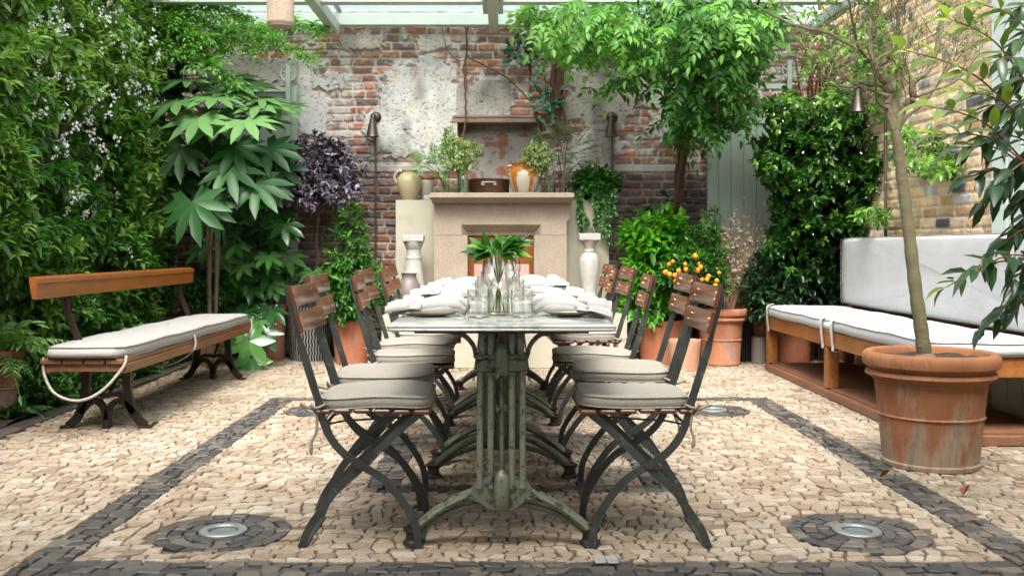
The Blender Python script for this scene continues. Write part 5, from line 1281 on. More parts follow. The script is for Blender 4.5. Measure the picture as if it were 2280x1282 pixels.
# ------------------------------------------------------------ foreground laurel at the right
PH = 3.35
ph = thing('laurel_shrub', 'glossy laurel with red stems and yellow green new leaves at the right picture edge', 'shrub', (2.02, PH, 0)); po = tuple(ph.location)
m = MB(); L = Leaves(); rr = random.Random(31)
root = Vector((2.02, PH, 0))
m.tube(smoothpath([root, (2.0, PH, .5), (1.98, PH - .05, 1.1), (2.0, PH, 1.9)], 5), [.02] * 8 + [.014] * 8, n=8)
def lstem(tip, base, yng, nl, ll=.11, curv=.08):
    tip = Vector(tip); base = Vector(base); mid = base.lerp(tip, .5) + Vector((0, 0, curv))
    P = smoothpath([base, mid, tip], 12); m.tube(P, [.0045 - .003 * i / len(P) for i in range(len(P))], n=5)
    for k in range(nl):
        i = int(len(P) * (.42 + .58 * k / nl)) if k < nl - 2 else len(P) - 1; i = min(i, len(P) - 1)
        tan = (P[i] - P[max(0, i - 1)]).normalized() if i else Vector((-1, 0, 0)); a = k * 2.4 + rr.uniform(-.4, .4)
        s_ = tan.cross(Vector((0, 0, 1))).normalized(); u_ = s_.cross(tan)
        d = tan * (.7 if k < nl - 2 else 1.3) + s_ * math.cos(a) + u_ * math.sin(a) * .6 + Vector((0, 0, .1 if yng > .5 else -.45))
        L.add([P[i]], [d], [(rr.uniform(-.3, .3), rr.uniform(-.7, .1), 1)], ll * rr.uniform(.75, 1.2), rr.uniform(.3, .4), max(0, min(1, yng * rr.uniform(.6, 1.1) + (.15 if k > nl - 4 else 0))), curl=rr.uniform(.1, .4))
stems = [((2010, 110), (2330, 330), .9), ((2110, 40), (2330, 260), .85), ((2190, 10), (2360, 200), .7), ((2060, 235), (2330, 420), .85), ((2085, 300), (2340, 420), .7), ((2130, 205), (2340, 350), .8), ((2150, 395), (2350, 470), .25),
         ((2120, 330), (2340, 440), .5), ((2190, 450), (2360, 430), .15), ((2215, 300), (2350, 330), .3), ((2240, 190), (2360, 260), .3), ((2180, 250), (2350, 300), .45), ((2200, 130), (2350, 250), .5),
         ((2105, 640), (2370, 620), .6), ((2170, 600), (2370, 640), .25), ((2210, 560), (2370, 560), .15), ((2240, 680), (2380, 640), .1), ((2190, 730), (2380, 700), .2), ((2260, 620), (2400, 600), .1), 
         ((2262, 500), (2390, 520), .15), ((2245, 250), (2390, 290), .35), ((2262, 370), (2390, 380), .15), ((2268, 150), (2390, 200), .4), ((2268, 640), (2400, 640), .1), ((2270, 90), (2390, 150), .3), ((2220, 410), (2380, 400), .1), ((2160, 330), (2360, 380), .3), ((2265, 450), (2390, 450), .1), ((2250, 20), (2380, 120), .5)]
for (tp, bs_, yg) in stems:
    dq = rr.uniform(-.15, .35)
    lstem(at(tp[0], tp[1], PH + dq), at(bs_[0], bs_[1], PH + dq * .3 + .05), yg, 11, .098)
m.build('stems', M['redstem'], ph, smooth=True, org=po); L.build('leaves', M['photinia'], ph, org=po)

# ------------------------------------------------------------ jasmine hedge on the left
hg = thing('jasmine_hedge', 'tall dense wall of climbing jasmine with white flowers along the left side', 'hedge', (-3.05, 6.2, 0)); ho = tuple(hg.location)
rs = np.random.RandomState(41)
def hedge_x(yv, zv):
    return -2.84 + .10 * (fbm(yv * 1.6 + 3, zv * 1.6 + 7, 201, 3) - .5) * 2 + .07 * (fbm(yv * 5, zv * 5, 211, 2) - .5) * 2 + .05 * np.clip(zv - 1.8, 0, 2) - .22 * np.clip(.5 - zv, 0, 1) - .42 * np.clip((6.35 - yv) / .5, 0, 1) * np.clip((1.0 - zv) / .35, 0, 1)
L = Leaves()
n = 7600; yv = rs.uniform(4.0, 8.15, n); zv = .08 + 3.35 * rs.rand(n); dp = rs.rand(n) ** 1.6 * .2
P = np.stack([hedge_x(yv, zv) - dp, yv, zv], 1)
Dv = norm(np.stack([np.full(n, 1.0), rs.uniform(-.9, .3, n), rs.uniform(-.5, .8, n)], 1))
km = (fbm(yv * 3.4, zv * 3.8, 231, 3) + dp * 1.6) > .47; yv, zv, dp, P, Dv = yv[km], zv[km], dp[km], P[km], Dv[km]; n = len(yv)
tonemap = .22 + .30 * fbm(yv * 1.3, zv * 1.3, 221, 3) + .10 * (zv / 3.2)  # leaf tone rises with height, standing for light on the hedge top
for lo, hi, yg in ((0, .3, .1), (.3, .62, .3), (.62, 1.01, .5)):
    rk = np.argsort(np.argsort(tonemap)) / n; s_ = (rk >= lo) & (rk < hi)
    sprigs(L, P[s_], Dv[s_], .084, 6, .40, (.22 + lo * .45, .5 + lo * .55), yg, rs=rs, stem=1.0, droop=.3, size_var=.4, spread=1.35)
# inner, older leaves, toned darker to stand for shade in the gaps
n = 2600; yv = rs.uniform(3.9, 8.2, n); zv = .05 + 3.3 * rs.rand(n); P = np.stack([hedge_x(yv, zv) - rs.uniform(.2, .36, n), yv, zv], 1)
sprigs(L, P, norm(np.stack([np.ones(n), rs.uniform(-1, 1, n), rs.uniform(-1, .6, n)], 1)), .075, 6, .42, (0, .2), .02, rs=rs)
# rounded far end of the hedge
n = 1500; a = rs.rand(n) * PI / 2; zv = .5 + 2.9 * rs.rand(n); P = np.stack([-3.2 + (.38 + .1 * (zv - 1.5).clip(0)) * np.cos(a), 8.1 + .25 * np.sin(a), zv], 1); sprigs(L, P, norm(np.stack([np.cos(a), np.sin(a) * .4 - .4, rs.uniform(-.4, .6, n)], 1)), .06, 6, .38, (0, .3), .2, rs=rs)
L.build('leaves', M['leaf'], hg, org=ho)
m = MB(); rr = random.Random(43)
for k in range(46):
    y0 = rr.uniform(4.1, 8.2); P = []; yv_ = y0
    for zz in np.arange(0, 3.2, .25): yv_ += rr.uniform(-.07, .07); P.append((float(hedge_x(np.array(yv_), np.array(zz))) - .26 + rr.uniform(-.03, .03), yv_, zz))
    m.tube(P, .008, n=5, cap=False)
m.build('stems', M['bark'], hg, org=ho)
# white flower clusters: three meshes shared by all copies
fm = []
for s_ in range(4):
    m = MB(); rr = random.Random(s_ + 60); nf = rr.randint(7, 13)
    for k in range(nf):
        c = Vector((rr.gauss(.02, .012), rr.gauss(0, .032), rr.gauss(0, .026))); nrm = Vector((1, rr.uniform(-.9, .5), rr.uniform(-.3, .9))).normalized(); a_ = nrm.cross(Vector((0, 0, 1))).normalized(); b_ = nrm.cross(a_); ph0 = rr.uniform(0, 6)
        for q in range(5):
            t0 = ph0 + q * 2 * PI / 5; d = a_ * math.cos(t0) + b_ * math.sin(t0); e = a_ * math.cos(t0 + .5) + b_ * math.sin(t0 + .5); r = .0135
            m.add([c, c + d * r * .6 - e.cross(nrm) * 0 , c + e * r * 1.1 + nrm * .002, c + (d + e * 1.5).normalized() * r * .55 - d * .0 + (e - d) * r * .5], [(0, 1, 2), (0, 2, 3)])
        m.tube([c, c - nrm * .02], .0012, n=3, cap=False)
    me_o = m.build('flower_cluster', M['white_flower'], hg); fm.append(me_o)
NFL = 98; cl = [(300, 70), (310, 100), (190, 40), (150, 60), (235, 40), (280, 110), (360, 130), (240, 240), (280, 160), (200, 210), (170, 210), (335, 195), (130, 60), (250, 320), (165, 440), (245, 435), (315, 185), (300, 235), (345, 290), (215, 315), (180, 470), (210, 370), (145, 305), (320, 320), (190, 260), (270, 200)]
rr = random.Random(77)
for k in range(NFL):
    o = fm[k % 4] if k < 4 else fm[k % 4].copy()
    if k >= 4: COL.objects.link(o); o.parent = hg
    if k < len(cl) * 2 and k % 2 == 0 or k < len(cl): px, py = cl[k % len(cl)]; px += rr.uniform(-14, 14); py += rr.uniform(-14, 14)
    else: px = rr.uniform(60, 350); py = abs(rr.gauss(150, 200)) % 560
    # intersect the sight line with the hedge face
    D = -2.76 * F / (px - CX); D = min(max(D, 4.3), 8.0); zz = min(3.3, max(.2, ZZ(py, D))); xx = float(hedge_x(np.array(D), np.array(zz))) + .045
    D = min(8.1, xx * F / (px - CX))
    sc = rr.uniform(.5, 1.05); o.location = (xx - ho[0], D - ho[1], zz); o.rotation_euler = (rr.uniform(-.4, .4), rr.uniform(-.3, .3), rr.uniform(-.6, .2)); o.scale = (sc, sc, sc)

# overhanging creeper along the roof at upper left
ov = thing('roof_creeper', 'light green creeper hanging under the roof beam above the hand-leaved plant', 'climber', (-2.3, 8.3, 2.9)); oo = tuple(ov.location); L = Leaves(); m = MB(); rr = random.Random(51); rs = np.random.RandomState(52)
for (x0, y0, x1, y1, D_) in ((360, 10, 560, 110, 8.0), (380, 60, 520, 190, 8.0), (430, 30, 620, 90, 8.2), (470, 60, 690, 130, 8.4), (560, 70, 720, 60, 8.4), (350, 100, 470, 150, 7.8), (400, 0, 540, 40, 7.9), (420, 90, 500, 110, 8.1), (360, 40, 450, 90, 7.8)):
    P = smoothpath([at(x0, y0, D_), at((x0 + x1) / 2, (y0 + y1) / 2 - 14, D_ + .05), at(x1, y1, D_)], 12); m.tube(P, .004, n=5)
    for i, q in enumerate(P):
        for _ in range(4):
            frond(L, q, (rr.uniform(-1, 1), rr.uniform(-1, .3), rr.uniform(-.7, .5)), (rr.uniform(-.3, .3), -.5, 1), rr.uniform(.1, .17), 3, .055, .38, rr.uniform(.35, 1.0), .4, rs=rs)
m.build('stems', M['vinebark'], ov, org=oo); L.build('leaves', M['wisteria'], ov, org=oo)

# ------------------------------------------------------------ fatsia plants
def fatsia(lab, base, leaves, seed, stemr=.012, mt=None, wr=.36, lobes=9, name='hand_leaved_shrub'):
    t = thing(name, lab, 'shrub', base); og = tuple(t.location); L = Leaves(); m = MB(); rr = random.Random(seed); rs = np.random.RandomState(seed); base = Vector(base)
    for (px, py, D, sz, tone, nv) in leaves:
        c = at(px, py, D); 
        node = base.lerp(Vector((base.x, base.y, c.z)), .8) + Vector((rr.uniform(-.06, .06), rr.uniform(-.05, .05), 0)); node.z = max(base.z + .05, c.z - rr.uniform(.12, .3))
        if rr.random() < .18: m.tube(smoothpath([base + Vector((rr.uniform(-.05, .05), 0, 0)), base.lerp(node, .6) + Vector((rr.uniform(-.05, .05), 0, 0)), node], 5), stemr, n=6)
        m.tube(smoothpath([node, node.lerp(c, .6) + Vector((0, 0, .04)), c], 4), .0045, n=5)
        nrm = Vector(nv) + Vector((rr.uniform(-.15, .15), rr.uniform(-.15, .15), 0)); fwd = (c - node); fwd = Vector((fwd.x * 1.0, fwd.y - .25, -.5 * rr.random() - .1))
        palmate(L, c, nrm, fwd, sz, lobes, tone, wr, rs=rs)
    m.build('stems', M['bark'], t, org=og, smooth=True); L.build('leaves', mt or M['fatsia'], t, org=og); return t
upn = (0, -.35, 1); dn = (0, -1.2, .6)
big = [(420, 175, 7.9, .5, .8, upn), (475, 215, 7.8, .52, .9, upn), (525, 195, 8.1, .5, .85, upn), (575, 235, 7.9, .5, .9, upn), (612, 245, 8.1, .45, .85, upn), (395, 225, 7.7, .5, .75, upn), (440, 262, 7.6, .52, .85, (0, -.6, 1)), (545, 268, 7.6, .52, .85, (0, -.6, 1)), (500, 170, 8.3, .45, .8, upn), (370, 185, 8.2, .4, .6, upn), (490, 245, 8.1, .45, .7, upn), (455, 185, 8.3, .45, .75, upn), (550, 215, 8.4, .45, .8, upn), (590, 270, 8.3, .4, .7, upn),  # upper leaves get paler tones for sky light, lower ones darker for shade
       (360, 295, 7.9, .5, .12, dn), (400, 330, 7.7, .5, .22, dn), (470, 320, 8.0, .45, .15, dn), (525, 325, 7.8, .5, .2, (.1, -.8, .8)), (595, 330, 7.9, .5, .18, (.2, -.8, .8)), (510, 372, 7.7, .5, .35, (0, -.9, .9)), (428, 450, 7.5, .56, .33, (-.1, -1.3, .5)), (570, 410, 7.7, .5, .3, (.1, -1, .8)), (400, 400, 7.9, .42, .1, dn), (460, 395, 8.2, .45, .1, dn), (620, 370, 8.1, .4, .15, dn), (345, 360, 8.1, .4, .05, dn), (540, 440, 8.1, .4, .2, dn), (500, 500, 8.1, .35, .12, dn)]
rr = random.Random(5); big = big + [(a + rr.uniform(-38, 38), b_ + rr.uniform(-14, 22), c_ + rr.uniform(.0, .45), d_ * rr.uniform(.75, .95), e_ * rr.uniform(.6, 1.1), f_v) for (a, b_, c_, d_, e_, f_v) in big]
fatsia('tall plant with big hand-shaped leaves, top ones tinted as if lit, beside the jasmine hedge', (XX(470, 8.0), 8.05, 0), big, 61, .013)
M['fatsia2'] = leaf_mat('glossy_hand_leaf', (.01, .045, .012), (.035, .13, .03), (.16, .36, .09), rough=.22, trans=.15)
rr = random.Random(66); sm = []
for (px, py) in ((530, 470), (580, 480), (620, 470), (500, 500), (560, 515), (605, 530), (520, 545), (570, 560), (545, 590), (500, 575), (590, 600), (530, 625), (565, 640), (600, 570), (640, 500), (480, 540), (555, 670), (600, 690), (570, 715), (545, 700), (585, 500), (510, 610), (620, 640)):
    sm.append((px + rr.uniform(-6, 6), py, 8.3 + rr.uniform(-.25, .15), rr.uniform(.24, .34), rr.choice([.15, .3, .55, .8]), (rr.uniform(-.3, .3), -.8, .9)))
sm = sm + [(a + rr.uniform(-30, 25), b_ + rr.uniform(-18, 18), min(8.55, c_ + rr.uniform(-.1, .3)), d_ * .9, e_ * rr.uniform(.5, 1.1), f_v) for (a, b_, c_, d_, e_, f_v) in sm]
fatsia('glossy serrated hand-leaved shrub cascading over its terracotta pot', tuple(potA[1]), sm, 62, .006, M['fatsia2'], .32, 7)
fatsia('low hand-leaved plant with broad leaves at the foot of the cascading shrub', (XX(555, 8.15), 8.2, 0), [(555, 760, 8.0, .4, .55, (0, -1.2, .6)), (530, 735, 8.1, .34, .35, dn), (590, 740, 8.1, .3, .3, dn), (560, 800, 7.95, .3, .5, (0, -1.2, .5))], 63, .005, M['fatsia2'], .42, 6)
fatsia('small hand-leaved plant behind the striped pot against the green door', (XX(640, 8.7), 8.75, 0), [(640, 572, 8.6, .38, .85, (0, -.9, .9)), (610, 545, 8.7, .3, .3, dn), (660, 600, 8.65, .26, .4, upn), (625, 590, 8.7, .3, .15, dn)], 64, .005, M['fatsia2'], .34, 8)
fatsia('hand-leaved seedling between the striped pot and the upright green shrub', (XX(700, 8.7), 8.72, 0), [(697, 605, 8.4, .28, .45, (0, -.7, 1)), (680, 625, 8.45, .24, .2, upn), (720, 618, 8.5, .22, .3, upn)], 65, .005, M['fatsia2'], .42, 7)

# ------------------------------------------------------------ shrubs in pots
def shrub(name, lab, base, blobs, leafm, ln, wr, n, tone=(.2, .6), young=.3, seed=1, trunk=None, stems=8, cat='shrub', per=6, stemm=None, noise_=.25, shell=.45, spread=1.0, droop=.25):
    t = thing(name, lab, cat, base); og = tuple(t.location); L = Leaves(); m = MB(); rr = random.Random(seed); rs = np.random.RandomState(seed); base = Vector(base)
    tot = sum(b_[1][0] * b_[1][2] for b_ in blobs)
    for i, (c, r) in enumerate(blobs):
        P, D = blob_pts(c, r, int(n * r[0] * r[2] / tot), noise_, shell, seed + i); sprigs(L, P, D, ln, per, wr, tone, young, rs=rs, spread=spread, droop=droop)
        for k in range(stems):
            q = Vector(P[rr.randrange(len(P))]); s0 = (trunk[-1] if trunk else base) ; s0 = Vector(s0)
            m.tube(smoothpath([s0, s0.lerp(q, .5) + Vector((rr.uniform(-.03, .03), 0, .03)), q], 4), [.006, .005, .005, .004, .004, .003, .003, .002, .002], n=5)
    if trunk: m.tube(smoothpath(trunk, 6), .013, n=8)
    m.build('stems', stemm or M['bark'], t, org=og, smooth=True); L.build('leaves', leafm, t, org=og); return t
B = potB[1]
shrub('purple_leaved_tree', 'small standard tree with a round dark purple crown rising from the striped pot', tuple(B), [(at(672, 400, 8.5), (.36, .28, .2)), (at(735, 385, 8.6), (.25, .24, .24)), (at(700, 350, 8.6), (.26, .22, .16)), (at(640, 380, 8.6), (.22, .2, .16)), (at(765, 425, 8.6), (.12, .14, .1)), (at(610, 405, 8.3), (.17, .2, .14)), (at(690, 430, 8.3), (.34, .2, .10))],
      M['purple'], .06, .55, 1000, (.1, .75), .35, 71, trunk=[B, at(706, 600, 8.6), at(704, 540, 8.6), at(710, 460, 8.6)], cat='tree', stems=7)
shrub('upright_shrub', 'upright leafy green shrub in the terracotta pot behind the left chairs', tuple(potC[1]), [(at(785, 650, 8.4), (.24, .2, .3)), (at(780, 560, 8.4), (.15, .14, .26)), (at(778, 495, 8.4), (.06, .07, .16)), (at(820, 640, 8.4), (.14, .14, .2)), (at(745, 655, 8.4), (.12, .14, .18))], M['bay'], .075, .38, 430, (.2, .7), .4, 73)
shrub('box_shrub', 'small dense rounded evergreen bush behind the far end of the bench', tuple(potD[1]), [(at(470, 655, 8.25), (.22, .18, .17)), (at(440, 640, 8.3), (.15, .14, .12))], M['bay'], .035, .45, 520, (.05, .35), .25, 74)
shrub('green_shrub', 'bright green glossy shrub in the terracotta pot right of the fireplace', tuple(potE[1]), [(at(1460, 560, 8.4), (.24, .2, .3)), (at(1455, 650, 8.4), (.26, .2, .26)), (at(1490, 520, 8.4), (.14, .14, .14)), (at(1430, 690, 8.4), (.12, .14, .14))], M['lime'], .095, .45, 400, (.25, .7), .35, 75)
og_ = shrub('orange_tree', 'small citrus tree with bright orange fruits in the pale pink pot', tuple(potF[1]), [(at(1545, 600, 8.1), (.22, .18, .14)), (at(1570, 555, 8.2), (.13, .13, .16)), (at(1590, 630, 8.1), (.08, .1, .12)), (at(1500, 620, 8.1), (.1, .1, .1))], M['bay'], .07, .4, 300, (.1, .55), .25, 76,
            trunk=[potF[1], at(1528, 720, 8.15), at(1538, 650, 8.15)], cat='tree')
frm = MB(); frm.lathe([(.004, -.021), (.013, -.017), (.02, -.006), (.0205, .004), (.015, .015), (.005, .02), (.001, .0205)], n=14); fr0 = frm.build('fruit', M['orange'], og_, smooth='all')
frs = [(1490, 588), (1498, 582), (1491, 611), (1503, 613), (1516, 615), (1523, 625), (1535, 628), (1504, 626), (1526, 588), (1527, 600), (1557, 588), (1560, 595), (1553, 602), (1563, 623), (1574, 622), (1578, 615), (1596, 625), (1593, 636), (1601, 607), (1548, 570), (1482, 606), (1511, 603)]
for k, (px, py) in enumerate(frs):
    o = fr0 if k == 0 else fr0.copy()
    if k: COL.objects.link(o); o.parent = og_
    q = at(px, py, 7.88 + R.uniform(-.03, .05)); o.location = q - Vector(og_.location); s_ = R.uniform(.72, 1.15); o.scale = (s_, s_, s_)
shrub('camellia_shrub', 'dark glossy leaved shrub spilling from the raised urn beside the banquette', tuple(potH[1]), [(at(1760, 630, 8.3), (.3, .2, .2)), (at(1720, 650, 8.3), (.2, .18, .16)), (at(1800, 590, 8.4), (.22, .2, .16)), (at(1810, 655, 8.3), (.18, .16, .12)), (at(1700, 690, 8.2), (.1, .1, .1))], M['darkleaf'], .085, .42, 560, (.1, .8), .2, 78)
shrub('mottled_shrub', 'yellow flecked leafy shrub rising behind the orange tree', (XX(1585, 8.7), 8.75, 0), [(at(1585, 500, 8.7), (.1, .1, .16)), (at(1590, 555, 8.7), (.13, .1, .14)), (at(1575, 600, 8.7), (.12, .1, .14))], M['varieg'], .05, .45, 170, (.0, .45), .3, 79, stemm=M['drystem'])
# dry seed-head stems
t = thing('dry_stems', 'dry brown stems with papery silver seed heads in the rolled rim pot', 'plant', tuple(potG[1])); og = tuple(t.location); m = MB(); L = Leaves(); rr = random.Random(81)
for k in range(44):
    b0 = potG[1] + Vector((rr.uniform(-.12, .12), rr.uniform(-.1, .1), -.02)); tip = at(rr.gauss(1668, 30), rr.uniform(420, 560), 8.45 + rr.uniform(-.15, .15)) if k % 2 else at(rr.gauss(1625, 22), rr.uniform(480, 620), 8.4)
    P = smoothpath([b0, b0.lerp(tip, .5) + Vector((rr.uniform(-.07, .07), 0, 0)), tip], 6); m.tube(P, [.0042 - .0025 * i / len(P) for i in range(len(P))], n=4)
    for i in range(5, len(P)):
        for _ in range(4 if k % 3 == 0 else 1):
            if rr.random() < .6:
                d = Vector((rr.uniform(-1, 1), rr.uniform(-1, 1), rr.uniform(-.2, 1))); e = P[i] + d * .03; m.tube([P[i], e], .0012, n=3, cap=False)
                L.add([e], [d], [(rr.uniform(-1, 1), -1, rr.uniform(-1, 1))], rr.uniform(.025, .045), .65, rr.uniform(.1, 1))
m.build('stems', M['drystem'], t, org=og); L.build('seed_heads', M['dry'], t, org=og)  # papery seed heads, all in one mesh
# sprays of the mahonia-like leaf by the wisteria trunk
t = thing('pinnate_shrub', 'dark pinnate leaved shrub behind the bright green shrub at the back wall', 'shrub', (XX(1465, 8.8), 8.85, 0)); og = tuple(t.location); L = Leaves(); m = MB(); rs = np.random.RandomState(83); rr = random.Random(83)
for k in range(22):
    c = at(rr.uniform(1425, 1500), rr.uniform(440, 520), 8.75); b0 = Vector(og) + Vector((0, 0, 1.0)); m.tube([b0, c], .003, n=4); frond(L, c, (rr.uniform(-1, 1), -.5, rr.uniform(-.3, .6)), (0, -.6, 1), rr.uniform(.25, .36), 9, .075, .3, rr.uniform(.05, .6), .4, rs=rs)
m.tube([Vector(og), Vector(og) + Vector((0, 0, 1.02))], .012, n=6); m.build('stems', M['bark'], t, org=og); L.build('leaves', M['darkleaf'], t, org=og)

# ------------------------------------------------------------ climber on the right wall
t = thing('wall_climber', 'dark evergreen climber with small cream flowers covering the corner of the yellow wall', 'climber', (2.85, 8.3, 0)); og = tuple(t.location); L = Leaves(); rs = np.random.RandomState(91)
def ellp(cx, cy, rx, ry, n, D0, D1, tone, yg, ln=.065, prt=.3):
    a = rs.rand(n) * 2 * PI; r = np.sqrt(rs.rand(n)) * (1 + prt * .5 * np.sin(a * 5 + rs.rand() * 6)); px = cx + rx * r * np.cos(a); py = cy + ry * r * np.sin(a); D = rs.uniform(D0, D1, n)
    # hold the growth in front of the wall x = 3
    X = np.minimum((px - CX) * D / F, XR - .05); D = np.where((px - CX) * D / F > XR - .05, (XR - .05) * F / (px - CX), D)
    P = np.stack([X, D, EYE - (py - CY) * D / F], 1); Dv = norm(np.stack([rs.uniform(-1, .2, n), np.full(n, -.8), rs.uniform(-.4, .8, n)], 1))
    kk = fbm(px / 24, py / 24, int(cx), 3) > .42; P, Dv = P[kk], Dv[kk]; sprigs(L, P, Dv, ln * 1.08, 6, .48, tone, yg, rs=rs)
ellp(1820, 330, 125, 115, 1500, 7.7, 8.6, (.05, .4), .28); ellp(1850, 440, 90, 105, 700, 7.8, 8.5, (.02, .35), .25); ellp(1780, 420, 75, 160, 750, 8.0, 8.7, (0, .3), .15)
ellp(1800, 250, 120, 40, 500, 7.7, 8.6, (.25, .7), .5, .055); ellp(1900, 180, 110, 110, 210, 7.2, 8.4, (.3, .8), .5, .05); ellp(1880, 60, 130, 70, 130, 7.0, 8.4, (.3, .8), .4, .045); ellp(2040, 330, 60, 60, 130, 6.4, 7.0, (.2, .7), .5, .05); ellp(1940, 480, 35, 22, 40, 7.2, 7.4, (.3, .7), .6, .06); ellp(2095, 375, 35, 22, 36, 6.2, 6.5, (.4, .8), .7, .06); ellp(1790, 560, 70, 70, 380, 8.0, 8.6, (0, .2), .1); ellp(1740, 330, 60, 40, 180, 8.2, 8.7, (.05, .4), .2)
L.build('leaves', M['leaf'], t, org=og)
L = Leaves(); n = 170; P = []
for k in range(n):
    px = R.gauss(1850, 70); py = R.gauss(300, 90); D = min(R.uniform(7.55, 8.2), (XR - .1) * F / (px - CX)); P.append(at(px, py, D))
L.add(np.array(P), NP.normal(size=(n, 3)) + np.array([0, -1, -.5]), NP.normal(size=(n, 3)), .022, .5, .8); fo_ = L.build('flowers', M['white_flower'], t, org=og); fo_['kind'] = 'stuff'
m = MB(); rr = random.Random(93)
for k in range(26):
    x = rr.uniform(2.55, 2.9); P = [(x, 8.6, 0)]; 
    for zz in np.arange(.3, 2.9, .3): x = min(2.93, x + rr.uniform(-.05, .08)); P.append((x, 8.55 + rr.uniform(-.08, .08), zz))
    m.tube(P, .009, n=5)
for k in range(16):
    b0 = at(rr.uniform(1750, 1950), rr.uniform(40, 300), 7.6); b1 = b0 + Vector((rr.uniform(-.4, .4), rr.uniform(-.3, .3), rr.uniform(-.3, .5))); b1.x = min(b1.x, 2.93); b0.x = min(b0.x, 2.93)
    if b0.y < 8.0 and k > 5: continue
    m.tube(smoothpath([b0, b0.lerp(b1, .5) + Vector((-.05, 0, -.05)), b1], 5), .004, n=4)
m.build('stems', M['vinebark'], t, org=og)

# ------------------------------------------------------------ wisteria
t = thing('wisteria', 'bright green wisteria with twisted trunk climbing the back wall and hanging from the roof', 'climber', (XX(1520, 8.75), 8.8, 0)); og = tuple(t.location); L = Leaves(); m = MB(); rs = np.random.RandomState(101); rr = random.Random(101)
for k in range(3):
    P = []
    for i in range(34):
        zz = 2.7 * i / 33; a = zz * 2.6 + k * 2.1; c = XX(1520 - 14 * math.sin(zz * 1.6), 8.8); P.append((c + .026 * math.cos(a), 8.8 + .026 * math.sin(a), zz))
    m.tube(P, [.03 - .012 * i / 33 + .003 * math.sin(i * 1.9) for i in range(34)], n=8)
for k in range(10):
    P = []; z0 = rr.uniform(0, 1.2); a0 = rr.uniform(0, 6)
    for i in range(14):
        zz = z0 + i * .13; a = zz * 3 + a0; c = XX(1520 - 14 * math.sin(zz * 1.6), 8.8); P.append((c + .04 * math.cos(a) + rr.uniform(-.01, .01), 8.78 + .04 * math.sin(a), zz))
    m.tube(P, .0045, n=5)
vines = [[(1515, 320, 8.75), (1480, 210, 8.6), (1500, 80, 8.4), (1560, -40, 8.0)], [(1500, 250, 8.7), (1400, 120, 8.5), (1280, 60, 8.2), (1170, 40, 8.0)], [(1510, 200, 8.7), (1600, 140, 8.5), (1660, 60, 8.0), (1700, -20, 7.5)], [(1490, 150, 8.5), (1430, 60, 8.0), (1420, -40, 7.4)], [(1560, 60, 7.8), (1590, 180, 7.8), (1600, 290, 7.9)]]
for v_ in vines: m.tube(smoothpath([at(*q) for q in v_], 8), .009, n=6)
m.build('trunk', M['vinebark'], t, org=og, smooth=True)
def wcloud(cx, cy, rx, ry, n, D0, D1, tone, ln=.24, hang=.5):
    for k in range(int(n * .72)):
        a = rr.uniform(0, 2 * PI); r = math.sqrt(rr.random()); px = cx + rx * r * math.cos(a); py = cy + ry * r * math.sin(a); c = at(px, py, rr.uniform(D0, D1))
        frond(L, c, (rr.uniform(-1, 1), rr.uniform(-1, .1), rr.uniform(-1.1, .15) * hang * 2), (rr.uniform(-.4, .4), -.7, .8), ln * rr.uniform(.75, 1.2), 5, .092, .40, rr.uniform(*tone), .45, rs=rs)
wcloud(1500, 40, 190, 60, 190, 7.2, 8.4, (.25, .8)); wcloud(1330, 35, 150, 38, 110, 7.6, 8.5, (.45, .95), .22); wcloud(1560, 130, 120, 85, 230, 7.5, 8.5, (.02, .45)); wcloud(1590, 215, 85, 70, 120, 7.8, 8.5, (0, .3)); wcloud(1420, 110, 90, 45, 80, 7.8, 8.6, (.35, .85), .22)
wcloud(1280, 90, 90, 40, 60, 8.2, 8.7, (.5, 1), .2); wcloud(1390, 190, 70, 25, 14, 8.3, 8.6, (.3, .7), .24); wcloud(1500, 250, 40, 55, 34, 8.2, 8.6, (.02, .3)); wcloud(1640, 130, 60, 50, 60, 7.8, 8.5, (.4, .9), .2); wcloud(1700, 50, 60, 50, 60, 7.6, 8.3, (.2, .8), .2); wcloud(1600, 20, 90, 40, 120, 7.4, 8.2, (.1, .5)); wcloud(1205, 25, 60, 22, 26, 7.8, 8.4, (.4, .9), .2)
L.build('leaves', M['wisteria'], t, org=og)
# ivy trunk and creeper stems over the niche
t = thing('ivy_vine', 'thick brown hairy ivy trunk with sparse blue green leaves over the niche', 'climber', (XX(1240, 8.9), 8.9, 1.5)); og = tuple(t.location); m = MB(); L = Leaves(); rr = random.Random(111)
for k in range(22):
    x0 = rr.uniform(1232, 1262); P = []
    for i in range(10):
        f = i / 9; P.append(at(x0 - 6 * math.sin(f * 4) + rr.uniform(-2.5, 2.5) + (1240 - x0) * .3 * f, 300 - 215 * f, 8.9 + rr.uniform(-.03, .02)))
    m.tube(P, rr.uniform(.007, .018), n=6)
for (pts, r_) in (([(1245, 290), (1205, 300), (1195, 260), (1182, 215), (1180, 150), (1172, 80)], .014), ([(1198, 255), (1180, 225), (1130, 175), (1075, 145), (1045, 130)], .007), ([(1036, 58), (1040, 100), (1034, 150), (1037, 220), (1036, 270), (1030, 305)], .009), ([(1042, 62), (1037, 130), (1039, 200)], .006), ([(1200, 300), (1200, 340)], .012), ([(984, 62), (995, 110), (1020, 135), (1045, 130)], .004), ([(1210, 290), (1215, 200), (1205, 120), (1210, 60)], .006)):
    P = smoothpath([at(a, b_, 8.92) for a, b_ in pts], 7); P = [p + Vector((rr.uniform(-.006, .006), rr.uniform(-.006, .006), 0)) for p in P]; m.tube(P, r_, n=6)
m.build('trunk', M['vinebark'], t, org=og, smooth=True)
